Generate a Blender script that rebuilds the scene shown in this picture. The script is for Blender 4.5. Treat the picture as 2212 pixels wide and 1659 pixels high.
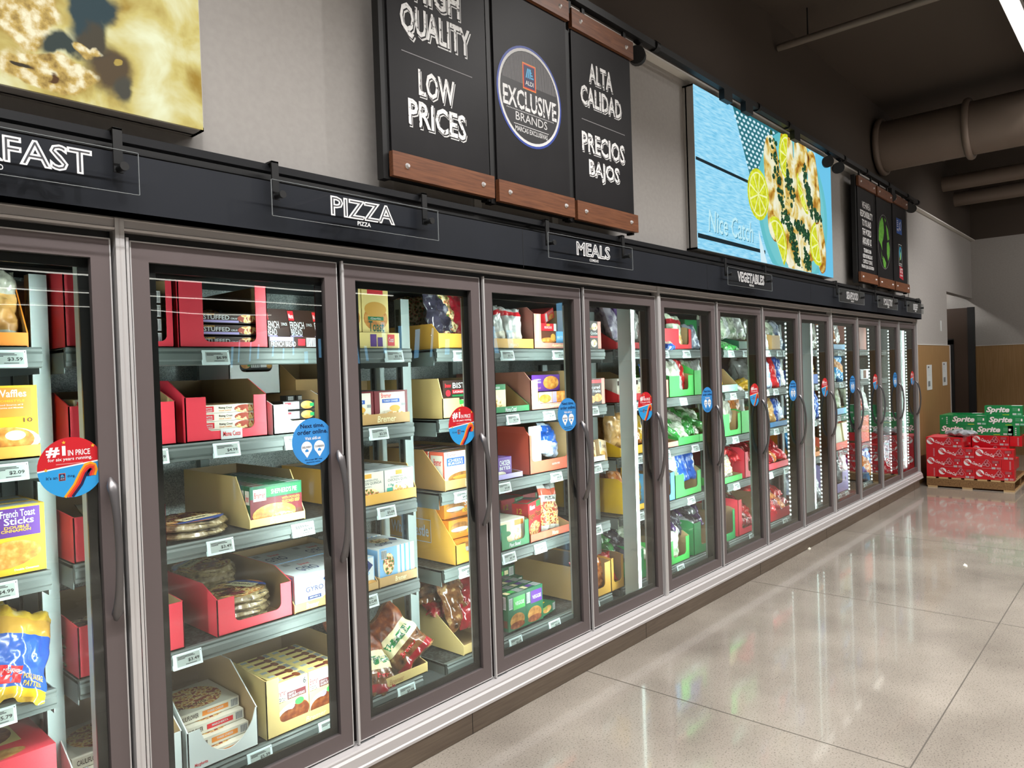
import bpy, math, random
from mathutils import Vector, Euler, Matrix
for o in list(bpy.data.objects): bpy.data.objects.remove(o)
SC = bpy.context.scene; COL = SC.collection
PI = math.pi
# ---------------------------------------------------------------- camera, world, exposure
cd = bpy.data.cameras.new('camera'); cam = bpy.data.objects.new('camera', cd); COL.objects.link(cam)
cam.location = (-0.89189, -2.36357, 1.62140); cam.rotation_euler = (1.55544, 0.03314, -0.84279)
cd.sensor_width = 36; cd.lens = 25.8191; cd.clip_start = .05; cd.clip_end = 200
SC.camera = cam
W = bpy.data.worlds.new('world'); SC.world = W; W.use_nodes = True
W.node_tree.nodes['Background'].inputs[0].default_value = (.9, .88, .85, 1)
W.node_tree.nodes['Background'].inputs[1].default_value = .05
SC.view_settings.view_transform = 'Standard'; SC.view_settings.look = 'None'
SC.view_settings.exposure = 0.0; SC.view_settings.gamma = 1; SC.view_settings.use_curve_mapping = False
SC.cycles.max_bounces = 7; SC.cycles.diffuse_bounces = 3; SC.cycles.glossy_bounces = 3
SC.cycles.transparent_max_bounces = 16; SC.cycles.transmission_bounces = 4
SC.cycles.caustics_reflective = False; SC.cycles.caustics_refractive = False
SC.cycles.sample_clamp_indirect = 4; SC.cycles.use_denoising = True
LAMP_LIN, LAMP_SPOT, LAMP_CASE = 400, 80, 12.5
PITCH, GJ = .78, .0265
def mx(k): return k*PITCH + GJ*((k-1)//4)          # right end of door k (door 4, 8, 12 end a case)
def area(name, loc, rot, sx, sy, power, col=(1, 1, 1), spread=PI):
    l = bpy.data.lights.new(name, 'AREA'); l.shape = 'RECTANGLE'; l.size = sx; l.size_y = sy
    l.energy = power; l.color = col; l.spread = spread
    o = bpy.data.objects.new(name, l); COL.objects.link(o); o.location = loc; o.rotation_euler = rot; return o
# cool LED strips fixed on the inner side of every door mullion, shining into the freezer
for k in range(-2, 13):
    area('mullion_led', (mx(k)-.012, .125, 1.13), (PI/2, 0, 0), .03, 1.75, LAMP_CASE*(.55 if k in (-2,) else 1), (.87, 1, .97))
# long ceiling lamps down the aisle
for i, y in enumerate((-1.55, -5.2, -8.8)):
    area('ceiling_lamp', (2.9, y, 4.17), (0, 0, 0), 14, .09, LAMP_LIN*(1.15, 1.3, 1)[i], (1, .98, .955), 2.05)
def spot(loc, to, power, ang=70, blend=.5, col=(1, .96, .925)):
    l = bpy.data.lights.new('track_and_fill_spot', 'SPOT'); l.energy = power; l.spot_size = math.radians(ang); l.spot_blend = blend
    l.color = col; l.shadow_soft_size = .04
    o = bpy.data.objects.new('track_and_fill_spot', l); COL.objects.link(o); o.location = loc
    o.rotation_euler = (Vector(to)-Vector(loc)).to_track_quat('-Z', 'Y').to_euler(); return o
for loc, to, pw in (((-.4, -1.6, 3.9), (.2, .08, 2.7), 1.0), ((2.9, -1.3, 3.9), (1.35, .08, 2.9), .7), ((4.6, -1.8, 3.9), (3.6, .08, 2.9), .3), ((8.0, -1.6, 3.9), (7.4, .08, 2.9), .25), ((10.8, -2.0, 3.9), (10.8, .08, 2.4), 1.7), ((11.4, -3.0, 3.9), (13.4, -.6, 2.2), 1.0), ((9.0, -2.4, 4.0), (10.0, -.5, .4), .9)):
    spot(loc, to, LAMP_SPOT*pw, 95, 1)  # spots stand off the track; far wall, end wall, pallet ones added as fill
area('back_room_lamp', (12.5, .52, 2.9), (0, 0, 0), 1.6, .1, 90, (1, .97, .92))

# ---------------------------------------------------------------- materials
def lin(h):
    h = h.lstrip('#'); r = []
    for i in (0, 2, 4):
        c = int(h[i:i+2], 16)/255; r.append(c/12.92 if c <= .04045 else ((c+.055)/1.055)**2.4)
    return (*r, 1)
MATS = {}
def newmat(name):
    m = bpy.data.materials.new(name); m.use_nodes = True
    return m, m.node_tree, m.node_tree.nodes['Principled BSDF']
def nd(nt, t, **k):
    n = nt.nodes.new(t)
    for a, v in k.items():
        if a.startswith('i_'): n.inputs[int(a[2:]) if a[2:].isdigit() else a[2:]].default_value = v
        else: setattr(n, a, v)
    return n
def M(name, hexc=None, rough=.5, metal=0, spec=.5, coat=0):
    if name in MATS: return MATS[name]
    m, nt, b = newmat(name)
    b.inputs['Base Color'].default_value = lin(hexc); b.inputs['Roughness'].default_value = rough
    b.inputs['Metallic'].default_value = metal; b.inputs['Specular IOR Level'].default_value = spec
    b.inputs['Coat Weight'].default_value = coat; b.inputs['Coat Roughness'].default_value = .12
    MATS[name] = m; return m
def ramp(nt, stops, interp='LINEAR'):
    r = nd(nt, 'ShaderNodeValToRGB'); r.color_ramp.interpolation = interp
    e = r.color_ramp.elements
    while len(e) < len(stops): e.new(.5)
    for el, (p, c) in zip(e, stops): el.position = p; el.color = lin(c) if isinstance(c, str) else c
    return r
def Mnoise(name, stops, scale=20, rough=.5, detail=4, stretch=(1, 1, 1), vor=False, metal=0, coat=0, emit=0, bump=0, interp='LINEAR', dist=0):
    if name in MATS: return MATS[name]
    m, nt, b = newmat(name)
    tc = nd(nt, 'ShaderNodeTexCoord'); mp = nd(nt, 'ShaderNodeMapping'); mp.inputs['Scale'].default_value = stretch
    nt.links.new(tc.outputs['Object'], mp.inputs[0])
    if vor:
        n = nd(nt, 'ShaderNodeTexVoronoi'); n.inputs['Scale'].default_value = scale; out = n.outputs['Distance']
        n2 = nd(nt, 'ShaderNodeTexNoise'); n2.inputs['Scale'].default_value = scale*1.7; nt.links.new(mp.outputs[0], n2.inputs[0])
        mu = nd(nt, 'ShaderNodeMath', operation='MULTIPLY_ADD'); nt.links.new(n2.outputs[0], mu.inputs[0]); mu.inputs[1].default_value = .9
        nt.links.new(out, mu.inputs[2]); out2 = nd(nt, 'ShaderNodeMath', operation='SUBTRACT'); nt.links.new(mu.outputs[0], out2.inputs[0]); out2.inputs[1].default_value = .25
        out = out2.outputs[0]
    else:
        n = nd(nt, 'ShaderNodeTexNoise'); n.inputs['Scale'].default_value = scale; n.inputs['Detail'].default_value = detail
        n.inputs['Distortion'].default_value = dist; out = n.outputs[0]
    nt.links.new(mp.outputs[0], n.inputs[0])
    r = ramp(nt, stops, interp); nt.links.new(out, r.inputs[0]); nt.links.new(r.outputs[0], b.inputs['Base Color'])
    b.inputs['Roughness'].default_value = rough; b.inputs['Metallic'].default_value = metal; b.inputs['Coat Weight'].default_value = coat
    b.inputs['Coat Roughness'].default_value = .1
    if emit:
        nt.links.new(r.outputs[0], b.inputs['Emission Color']); b.inputs['Emission Strength'].default_value = emit
        b.inputs['Base Color'].default_value = (0, 0, 0, 1); nt.links.remove(b.inputs['Base Color'].links[0]); b.inputs['Specular IOR Level'].default_value = .2
    if bump:
        bp = nd(nt, 'ShaderNodeBump'); bp.inputs['Strength'].default_value = bump; bp.inputs['Distance'].default_value = .01
        nt.links.new(out, bp.inputs['Height']); nt.links.new(bp.outputs[0], b.inputs['Normal'])
    MATS[name] = m; return m
def glass(name, mult, tint, wavy=0):
    m = bpy.data.materials.new(name); m.use_nodes = True; nt = m.node_tree; nt.nodes.clear()
    out = nd(nt, 'ShaderNodeOutputMaterial'); mix = nd(nt, 'ShaderNodeMixShader')
    tr = nd(nt, 'ShaderNodeBsdfTransparent'); tr.inputs[0].default_value = tint
    gl = nd(nt, 'ShaderNodeBsdfGlossy'); gl.inputs['Roughness'].default_value = .0; gl.inputs[0].default_value = (.95, 1, .98, 1)
    ge = nd(nt, 'ShaderNodeNewGeometry'); ior = nd(nt, 'ShaderNodeMapRange')
    ior.inputs['To Min'].default_value = 1.5; ior.inputs['To Max'].default_value = 1/1.5
    nt.links.new(ge.outputs['Backfacing'], ior.inputs['Value'])
    fr = nd(nt, 'ShaderNodeFresnel'); nt.links.new(ior.outputs[0], fr.inputs['IOR'])
    a = nd(nt, 'ShaderNodeMath', operation='MULTIPLY'); a.inputs[1].default_value = mult; nt.links.new(fr.outputs[0], a.inputs[0])
    b = nd(nt, 'ShaderNodeMath', operation='MULTIPLY_ADD'); b.inputs[1].default_value = mult-1; b.inputs[2].default_value = 1; nt.links.new(fr.outputs[0], b.inputs[0])
    d = nd(nt, 'ShaderNodeMath', operation='DIVIDE'); nt.links.new(a.outputs[0], d.inputs[0]); nt.links.new(b.outputs[0], d.inputs[1])
    if wavy:
        n = nd(nt, 'ShaderNodeTexNoise'); n.inputs['Scale'].default_value = 1.3; n.inputs['Detail'].default_value = 1; tc = nd(nt, 'ShaderNodeTexCoord'); nt.links.new(tc.outputs['Object'], n.inputs[0])
        bp = nd(nt, 'ShaderNodeBump'); bp.inputs['Strength'].default_value = 1; bp.inputs['Distance'].default_value = wavy; nt.links.new(n.outputs[0], bp.inputs['Height']); nt.links.new(bp.outputs[0], gl.inputs['Normal'])
    nt.links.new(d.outputs[0], mix.inputs[0]); nt.links.new(tr.outputs[0], mix.inputs[1]); nt.links.new(gl.outputs[0], mix.inputs[2])
    nt.links.new(mix.outputs[0], out.inputs[0]); MATS[name] = m; return m
def emis(name, hexc, s):
    if name in MATS: return MATS[name]
    m, nt, b = newmat(name); b.inputs['Base Color'].default_value = (0, 0, 0, 1); b.inputs['Specular IOR Level'].default_value = .2
    b.inputs['Emission Color'].default_value = lin(hexc); b.inputs['Emission Strength'].default_value = s; MATS[name] = m; return m
def wood(name, c1, c2, stretch, rough=.45, scale=6):
    return Mnoise(name, [(.3, c1), (.7, c2)], scale, rough, 6, stretch, dist=.6)
COLORS = dict(white='#cdd1d1', black='#141416', red='#d8232f', tred='#d63848', kraft='#b8935c', kraftin='#a5885f', tan='#d3b878', green='#1a7a42', dgreen='#0f5a3a', lgreen='#43b350', mint='#8fc5ae', yellow='#eebc1e', gold='#d9a441', orange='#e88a2a',
   blue='#2658b0', lblue='#5aa6dd', navy='#1d2f63', purple='#5a2a86', dred='#8c1420', crimson='#a81324', brown='#5d3220', pink='#c98a7c', cream='#eadfb0', beige='#d8bd96', silver='#b9bdbd', grey='#7c8080', dgrey='#3c3f40', lgrey='#c9cfcf',
   teal='#2f9c8c', skyb='#7fb4de', maroon='#6b1a22', ivory='#e0dccc', wtray='#d9dedb', choc='#34201a', egg='#f3dc8c', lilac='#a79ad0', salmon='#e2674e', petrol='#1d5f8c', olive='#7a8a3a')
GLOSS = {}
def C(n):
    if n in MATS: return MATS[n]
    if n.startswith('p_'):        # plastic film
        return M(n, COLORS[n[2:]], .22, 0, .6, .5)
    return M(n, COLORS[n], .48)
Mnoise('f_pizza', [(.15, '#6a2a16'), (.4, '#b5562a'), (.55, '#e0b25c'), (.75, '#f0dca0'), (.9, '#9c3a24')], 45, .4, vor=True)
Mnoise('f_meat', [(.1, '#3a170e'), (.5, '#7c3a1d'), (.9, '#b8743c')], 40, .35)
Mnoise('f_burger', [(.2, '#5a2a14'), (.5, '#b27a3a'), (.8, '#e3c07a')], 22, .4)
Mnoise('f_veg', [(.2, '#2c6a2a'), (.42, '#d8c070'), (.6, '#e58a34'), (.8, '#f0e2b8')], 60, .4, vor=True)
Mnoise('f_pasta', [(.2, '#8a5a2a'), (.5, '#e6c87a'), (.85, '#f6ecc4')], 50, .4, vor=True)
Mnoise('f_fry', [(.2, '#8a4a16'), (.5, '#d28a34'), (.85, '#f2cc7c')], 35, .4)
Mnoise('f_waffle', [(.25, '#7a3a14'), (.5, '#c98434'), (.8, '#f0c874')], 30, .4)
Mnoise('f_white', [(.2, '#a79a80'), (.6, '#e9e2d0'), (.9, '#ffffff')], 30, .4)
Mnoise('f_bread', [(.2, '#8a5424'), (.6, '#d9a860'), (.9, '#f0d8a0')], 14, .4)
Mnoise('f_salad', [(.2, '#1f4a20'), (.45, '#4f8a34'), (.6, '#c8432a'), (.8, '#e8dca8')], 55, .3, vor=True)
# crumpled film bags: two tones broken up by folds, sharp highlights
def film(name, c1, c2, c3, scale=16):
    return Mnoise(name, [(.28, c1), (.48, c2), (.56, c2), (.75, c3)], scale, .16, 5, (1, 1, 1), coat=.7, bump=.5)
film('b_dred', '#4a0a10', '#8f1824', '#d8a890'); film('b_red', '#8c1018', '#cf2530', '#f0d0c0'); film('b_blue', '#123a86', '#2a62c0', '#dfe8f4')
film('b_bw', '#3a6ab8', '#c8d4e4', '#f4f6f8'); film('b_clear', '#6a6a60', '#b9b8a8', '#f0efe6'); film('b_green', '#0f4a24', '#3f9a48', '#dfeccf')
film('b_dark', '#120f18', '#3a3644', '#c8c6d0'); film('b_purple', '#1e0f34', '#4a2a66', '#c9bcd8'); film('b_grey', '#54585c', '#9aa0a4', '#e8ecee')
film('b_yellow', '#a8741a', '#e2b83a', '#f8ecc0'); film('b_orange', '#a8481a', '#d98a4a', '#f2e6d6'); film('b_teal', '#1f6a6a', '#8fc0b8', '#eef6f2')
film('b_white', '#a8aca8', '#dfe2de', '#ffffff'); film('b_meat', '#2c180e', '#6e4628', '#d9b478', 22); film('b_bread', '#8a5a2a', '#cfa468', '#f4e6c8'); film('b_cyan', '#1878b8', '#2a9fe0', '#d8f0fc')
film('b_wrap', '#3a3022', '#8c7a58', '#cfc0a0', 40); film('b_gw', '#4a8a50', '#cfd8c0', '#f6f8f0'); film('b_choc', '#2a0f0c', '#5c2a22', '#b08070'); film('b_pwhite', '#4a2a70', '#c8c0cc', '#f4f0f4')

# ---------------------------------------------------------------- mesh builder
TXT = {}
def text_data(s, off=0, shear=0):
    key = (s, off, shear)
    if key in TXT: return TXT[key]
    c = bpy.data.curves.new('t', 'FONT'); c.body = s; c.size = 1; c.resolution_u = 2; c.offset = off; c.shear = shear
    o = bpy.data.objects.new('t', c); COL.objects.link(o)
    me = bpy.data.meshes.new_from_object(o.evaluated_get(bpy.context.evaluated_depsgraph_get()))
    v = [(p.co.x, p.co.y) for p in me.vertices]; f = [tuple(p.vertices) for p in me.polygons]
    bpy.data.objects.remove(o); bpy.data.curves.remove(c); bpy.data.meshes.remove(me)
    key0 = (s, 0, shear)
    if off == 0 or not v:
        xs = [p[0] for p in v] or [0, 1]; ys = [p[1] for p in v] or [0, 1]
        bb = (min(xs), max(xs), min(ys), max(ys))
    else: bb = text_data(s, 0, shear)[2]
    TXT[key] = (v, f, bb); return TXT[key]
class MB:
    def __init__(s): s.v = []; s.f = []; s.m = []; s.sm = []; s.mats = []
    def mi(s, m):
        if isinstance(m, str): m = C(m)
        if m not in s.mats: s.mats.append(m)
        return s.mats.index(m)
    def poly(s, pts, m, smooth=False):
        b = len(s.v); s.v += [tuple(p) for p in pts]; s.f.append(tuple(range(b, b+len(pts)))); s.m.append(s.mi(m)); s.sm.append(smooth)
    def add(s, vs, fs, m, smooth=False):
        b = len(s.v); i = s.mi(m); s.v += [tuple(p) for p in vs]
        for f in fs: s.f.append(tuple(b+q for q in f)); s.m.append(i); s.sm.append(smooth)
    def box(s, x0, x1, y0, y1, z0, z1, m, **fm):     # fm: front(-y) back left(-x) right top bottom
        P = [(x0, y0, z0), (x1, y0, z0), (x1, y1, z0), (x0, y1, z0), (x0, y0, z1), (x1, y0, z1), (x1, y1, z1), (x0, y1, z1)]
        b = len(s.v); s.v += P
        for n, f in (('front', (0, 1, 5, 4)), ('right', (1, 2, 6, 5)), ('back', (2, 3, 7, 6)), ('left', (3, 0, 4, 7)), ('top', (4, 5, 6, 7)), ('bottom', (3, 2, 1, 0))):
            s.f.append(tuple(b+q for q in f)); s.m.append(s.mi(fm.get(n, m))); s.sm.append(False)
    def prism(s, prof, axis, a0, a1, m, caps=None):   # prof: (p,q) polygon; axis 0 -> (a,p,q); 1 -> (p,a,q); 2 -> (p,q,a)
        def mk(a, p): return (a, p[0], p[1]) if axis == 0 else (p[0], a, p[1]) if axis == 1 else (p[0], p[1], a)
        n = len(prof); A = [mk(a0, p) for p in prof]; B = [mk(a1, p) for p in prof]
        s.add(A+B, [(i, (i+1) % n, n+(i+1) % n, n+i) for i in range(n)], m)
        s.poly(A[::-1], caps[0] if caps else m); s.poly(B, caps[1] if caps else m)
    def cyl(s, p0, p1, r, m, n=12, r1=None, caps=True):
        p0, p1 = Vector(p0), Vector(p1); d = (p1-p0).normalized(); a = d.orthogonal().normalized(); b = d.cross(a)
        r1 = r if r1 is None else r1
        A = [p0+(a*math.cos(t)+b*math.sin(t))*r for t in (2*PI*i/n for i in range(n))]
        B = [p1+(a*math.cos(t)+b*math.sin(t))*r1 for t in (2*PI*i/n for i in range(n))]
        s.add(A+B, [(i, (i+1) % n, n+(i+1) % n, n+i) for i in range(n)], m, True)
        if caps: s.poly(A[::-1], m); s.poly(B, m)
    def tube(s, pts, rx, rz, m, n=10):                # swept ellipse, rx in x, rz across
        pts = [Vector(p) for p in pts]; R = []
        for i, p in enumerate(pts):
            t = (pts[min(i+1, len(pts)-1)]-pts[max(i-1, 0)]).normalized(); X = Vector((1, 0, 0)); N = t.cross(X).normalized()
            a = rx[i] if isinstance(rx, (list, tuple)) else rx; b = rz[i] if isinstance(rz, (list, tuple)) else rz
            R.append([p+X*a*math.cos(q)+N*b*math.sin(q) for q in (2*PI*j/n for j in range(n))])
        V = [v for r in R for v in r]
        s.add(V, [(i*n+j, i*n+(j+1) % n, (i+1)*n+(j+1) % n, (i+1)*n+j) for i in range(len(R)-1) for j in range(n)], m, True)
        s.poly(R[0][::-1], m); s.poly(R[-1], m)
    # ---- printing on a frame: F=(origin, U, V, N), coords in metres
    def pt(s, F, u, v, e): return F[0]+F[1]*u+F[2]*v+F[3]*e
    def rect(s, F, u0, v0, u1, v1, m, e=.0006): s.poly([s.pt(F, a, b, e) for a, b in ((u0, v0), (u1, v0), (u1, v1), (u0, v1))], m)
    def shape(s, F, pts, m, e=.0006): s.poly([s.pt(F, a, b, e) for a, b in pts], m)
    def ell(s, F, u, v, a, b, m, e=.0008, n=20, t0=0, t1=2*PI):
        s.poly([s.pt(F, u+a*math.cos(t0+(t1-t0)*i/n), v+b*math.sin(t0+(t1-t0)*i/n), e) for i in range(n if t1-t0 > 6.2 else n+1)], m)
    def text(s, F, t, u0, v0, u1, v1, m, e=.0012, off=.012, shear=0, rot=0):     # fitted to the box
        v, f, bb = text_data(t, off, shear); w = max(bb[1]-bb[0], 1e-6); h = max(bb[3]-bb[2], 1e-6)
        P = []
        cu, cv, cr, sr = (u0+u1)/2, (v0+v1)/2, math.cos(rot), math.sin(rot)
        for x, y in v:
            a = u0+(x-bb[0])/w*(u1-u0)-cu; b = v0+(y-bb[2])/h*(v1-v0)-cv
            P.append(s.pt(F, cu+a*cr-b*sr, cv+a*sr+b*cr, e))
        s.add(P, f, m)
    def strip(s, F, pts, w, m, e=.001):
        L = []; R = []
        for i, p in enumerate(pts):
            q0 = pts[max(i-1, 0)]; q1 = pts[min(i+1, len(pts)-1)]; dx, dy = q1[0]-q0[0], q1[1]-q0[1]; l = math.hypot(dx, dy) or 1
            L.append((p[0]-dy/l*w/2, p[1]+dx/l*w/2)); R.append((p[0]+dy/l*w/2, p[1]-dx/l*w/2))
        n = len(pts); s.add([s.pt(F, a, b, e) for a, b in L+R], [(n+i, n+i+1, i+1, i) for i in range(n-1)], m)
    def data(s, name):
        me = bpy.data.meshes.new(name); me.from_pydata(s.v, [], s.f)
        for m in s.mats: me.materials.append(m)
        me.polygons.foreach_set('material_index', s.m); me.polygons.foreach_set('use_smooth', s.sm); me.update(); return me
    def build(s, name, parent=None, loc=(0, 0, 0), rot=(0, 0, 0)):
        o = bpy.data.objects.new(name, s.data(name)); COL.objects.link(o); o.location = loc; o.rotation_euler = rot
        if parent: o.parent = parent
        return o
def FR(x, y, z): return (Vector((x, y, z)), Vector((1, 0, 0)), Vector((0, 0, 1)), Vector((0, -1, 0)))     # faces -y
def FL(x, y, z): return (Vector((x, y, z)), Vector((0, -1, 0)), Vector((0, 0, 1)), Vector((-1, 0, 0)))    # faces -x
def FT(x, y, z): return (Vector((x, y, z)), Vector((1, 0, 0)), Vector((0, 1, 0)), Vector((0, 0, 1)))      # faces up
LABELS = {}
def tag(o, label, cat, group=None):
    if label in LABELS and not group:
        print('DUP', label)
    LABELS[label] = 1
    o['label'] = label; o['category'] = cat
    if group: o['group'] = group
    return o
def thing(name, label, cat, loc=(0, 0, 0), group=None):
    o = bpy.data.objects.new(name, None); COL.objects.link(o); o.location = loc; o.empty_display_size = .1
    return tag(o, label, cat, group)
def struct(o): o['kind'] = 'structure'; return o
def copy_tree(o, parent=None):
    c = o.copy(); COL.objects.link(c); c.parent = parent
    for ch in list(o.children): copy_tree(ch, c)
    return c
ORD = ['first', 'second', 'third', 'fourth', 'fifth', 'sixth', 'seventh', 'eighth', 'ninth', 'tenth', 'eleventh', 'twelfth', 'thirteenth', 'fourteenth']
# ---------------------------------------------------------------- setting
def floor_mat():
    m, nt, b = newmat('polished_concrete')
    tc = nd(nt, 'ShaderNodeTexCoord')
    n1 = nd(nt, 'ShaderNodeTexNoise'); n1.inputs['Scale'].default_value = 1.6; n1.inputs['Detail'].default_value = 6
    n2 = nd(nt, 'ShaderNodeTexNoise'); n2.inputs['Scale'].default_value = 130; n2.inputs['Detail'].default_value = 2
    for n in (n1, n2): nt.links.new(tc.outputs['Object'], n.inputs[0])
    r1 = ramp(nt, [(.3, '#857d74'), (.7, '#a39b90')]); nt.links.new(n1.outputs[0], r1.inputs[0])
    r2 = ramp(nt, [(.3, '#9a9a9a'), (.45, '#ececec'), (.66, '#ececec'), (.74, '#ffffff')]); nt.links.new(n2.outputs[0], r2.inputs[0])
    mix = nd(nt, 'ShaderNodeMix', data_type='RGBA', blend_type='MULTIPLY'); mix.inputs[0].default_value = .8
    nt.links.new(r1.outputs[0], mix.inputs[6]); nt.links.new(r2.outputs[0], mix.inputs[7])
    nt.links.new(mix.outputs[2], b.inputs['Base Color'])
    rr = nd(nt, 'ShaderNodeMapRange'); rr.inputs['To Min'].default_value = .07; rr.inputs['To Max'].default_value = .17
    nt.links.new(n1.outputs[0], rr.inputs[0]); nt.links.new(rr.outputs[0], b.inputs['Roughness'])
    b.inputs['Specular IOR Level'].default_value = .5; b.inputs['Coat Weight'].default_value = .5; b.inputs['Coat Roughness'].default_value = .04
    return m
FLOORM = floor_mat(); JOINT = M('joint', '#4a443c', .7)
b = MB(); b.box(-7, 15, -27, .3, -.1, 0, FLOORM); b.box(11.3, 15, .3, 3, -.1, 0, FLOORM)
Ff = FT(0, 0, 0)
for x in (-1.9, .2, 2.28, 4.36, 6.44, 8.52, 10.6): b.strip(Ff, [(x, -27), (x, 0)], .006, JOINT, .0004)
for y in (-1.58, -3.7, -5.8): b.strip(Ff, [(-7, y), (13.6, y)], .006, JOINT, .0004)
struct(b.build('floor'))
WALLM = Mnoise('wall_paint', [(.3, '#9b9793'), (.7, '#a19d99')], 40, .7, bump=.03); DARKM = M('dark_paint', '#41372f', .85)
SILV = M('brushed_aluminium', '#c2bebe', .35, .25); SILVL = M('bright_aluminium', '#d2d0d0', .28, .35)
TANP = Mnoise('tan_panel', [(.3, '#8a6a42'), (.7, '#997850')], 5, .45, 5, (14, 14, .6))
YW, XE = .08, 13.6
b = MB()
for x0, x1, z0, z1 in ((-7, 11.66, 0, 3.6), (11.66, XE, 2.62, 3.6)):
    if x0 < 0: b.box(x0, 9.5, YW, YW+.12, 2.1, z1, WALLM); b.box(9.47, x1, YW, YW+.25, z0, z1, WALLM)
    else: b.box(x0, x1, YW, YW+.1, z0, z1, WALLM)
b.box(-7, XE, YW, YW+.25, 3.6, 4.6, DARKM)
b.box(-7, -1.64, YW, YW+.12, 0, 2.1, WALLM)
struct(b.build('wall_freezer'))
YF = -27
b = MB(); b.box(XE, XE+.1, YF, 3, 0, 3.6, WALLM); b.box(XE, XE+.1, YF, 3, 3.6, 4.6, DARKM); struct(b.build('wall_end'))
rw = random.Random(5)      # shop-front daylight far down the end wall, seen only as reflections in the doors
for i in range(22):
    y = -8.5-i*.8-rw.uniform(0, .4); z0 = 2.1+rw.uniform(0, .4); b = MB(); b.box(XE-.02, XE-.005, y-rw.uniform(.08, .2), y, z0, z0+rw.uniform(.4, 1.0), emis('daylight_pane', '#8fd0ff', 2.2)); struct(b.build(f'window_{i+1}'))
b = MB(); b.box(10.9, XE, 2.6, 2.7, 0, 3, WALLM); b.box(10.8, 10.9, .33, 2.7, 0, 3, WALLM); b.box(10.8, XE, .33, 2.7, 2.9, 3, WALLM); struct(b.build('wall_alcove'))
b = MB(); b.box(-7.1, 15, -27, 3, 4.55, 4.65, DARKM); struct(b.build('ceiling'))
b = MB(); b.box(-7.1, -7, -27, .5, 0, 4.6, M('far_wall', '#5a5048', .8)); b.box(-7, 15, -27.1, -27, 0, 4.6, M('far_wall', '#5a5048', .8)); struct(b.build('wall_opposite'))
b = MB(); b.box(9.485, 11.64, YW-.025, YW, .0, 1.81, TANP); b.box(11.64, 11.69, YW-.03, YW+.25, 0, 1.81, SILVL); b.box(9.485, 11.66, YW-.03, YW, 1.81, 1.818, M('white_cap', '#d5d2cc', .5)); struct(b.build('trim_1'))
b = MB(); b.box(XE-.025, XE, -8, 2.6, 0, 1.81, TANP); b.box(XE-.03, XE, -8, 2.6, 1.81, 1.818, M('white_cap', '', .5)); struct(b.build('trim_2'))
b = MB(); b.box(11.2, 11.26, YW-.008, YW, 2.02, 2.17, 'white'); tag(b.build('thermometer'), 'thin white strip fixed on the white wall beside the doorway', 'thermometer')
b = MB(); b.box(-7, XE, .02, YW, 3.585, 3.6, M('white_cap', '', .5)); struct(b.build('trim_3'))
# notices on the tan panel
for i, (x, z) in enumerate(((10.38, 1.37), (11.31, 1.399))):
    b = MB(); F = FR(x-.16, YW-.03, z-.17); b.box(x-.16, x+.12, YW-.029, YW-.025, z-.17, z+.17, 'white')
    b.rect(F, .05, .05, .16, .12, 'grey', .002)
    for q in range(4): b.rect(F, .05, .2+q*.03, .2, .21+q*.03, 'lgrey', .002)
    b.rect(F, .05, .3, .12, .32, 'dgrey', .002)
    tag(b.build('paper_notice'), ('white paper notice on tan wall panel, nearer the freezer end', 'white paper notice on tan wall panel, nearer the doorway edge')[i], 'notice')
# dark traffic door inside the doorway
th = thing('traffic_door', 'dark brown swing door leaf standing open inside the doorway', 'door', (13.1, 0, 0))
DK = M('door_brown', '#3b2c22', .45); BLK = M('black_rubber', '#0d0d0e', .55)
b = MB(); b.box(0, .05, .065, 1.25, .02, 2.44, DK); b.build('leaf', th)
b = MB(); b.box(-.012, .06, -.03, .067, .02, 2.445, BLK); b.build('edge_gasket', th)
b = MB()
for y0, y1, z0, z1 in ((.27, .35, .1, 1.92), (.27, 1.2, 1.85, 1.94)): b.box(-.03, 0, y0, y1, z0, z1, BLK)
b.build('bumper', th)

# ---------------------------------------------------------------- ceiling equipment
SPI = M('duct_metal', '#75675d', .6, .1)
th = thing('air_duct', 'large round spiral duct running out from the wall under the ceiling', 'duct', (8.3, .05, 4.06))
R = .277
b = MB(); N = 48; b.cyl((0, 0, 0), (0, -11.5, 0), R, SPI, N)
for i in range(1, 92): b.cyl((0, -i*.125, 0), (0, -i*.125-.006, 0), R+.0025, SPI, N, caps=False)
b.build('duct_pipe', th)
for y in (-.0, -.86):
    b = MB(); vs = []
    for j in range(N):
        a = 2*PI*j/N
        for q in range(8): t = 2*PI*q/8; rr = R+.02+.028*math.cos(t); vs.append((rr*math.cos(a), y-.02+.035*math.sin(t), rr*math.sin(a)))
    b.add(vs, [(j*8+q, j*8+(q+1) % 8, ((j+1) % N)*8+(q+1) % 8, ((j+1) % N)*8+q) for j in range(N) for q in range(8)], SPI, True); b.build('flange', th)
b = MB(); b.cyl((0, 0, 0), (0, -11.5, 0), .03, M('pipe_grey', '#6d635a', .5)); 
th = b.build('ceiling_pipe', None, (5.355, .06, 4.3)); tag(th, 'thin grey pipe hung below the dark ceiling, crossing the aisle', 'pipe')
for y in (-.25, -4): b = MB(); b.cyl((0, y, .02), (0, y, .25), .006, BLK, 6); b.build('hanger_rod', th)
for i, (x, z) in enumerate(((11.6, 4.2), (12.4, 4.1))):
    b = MB(); b.cyl((0, 0, 0), (0, -11.5, 0), .11, SPI, 16); tag(b.build('branch_pipe', None, (x, YW, z)), ('dim brown pipe near the far ceiling, nearer the round duct', 'dim brown pipe near the far ceiling, farther from the round duct')[i], 'pipe')
b = MB(); b.box(10.0, 10.14, -26, YW, 4.4, 4.55, DARKM); struct(b.build('beam'))
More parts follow.
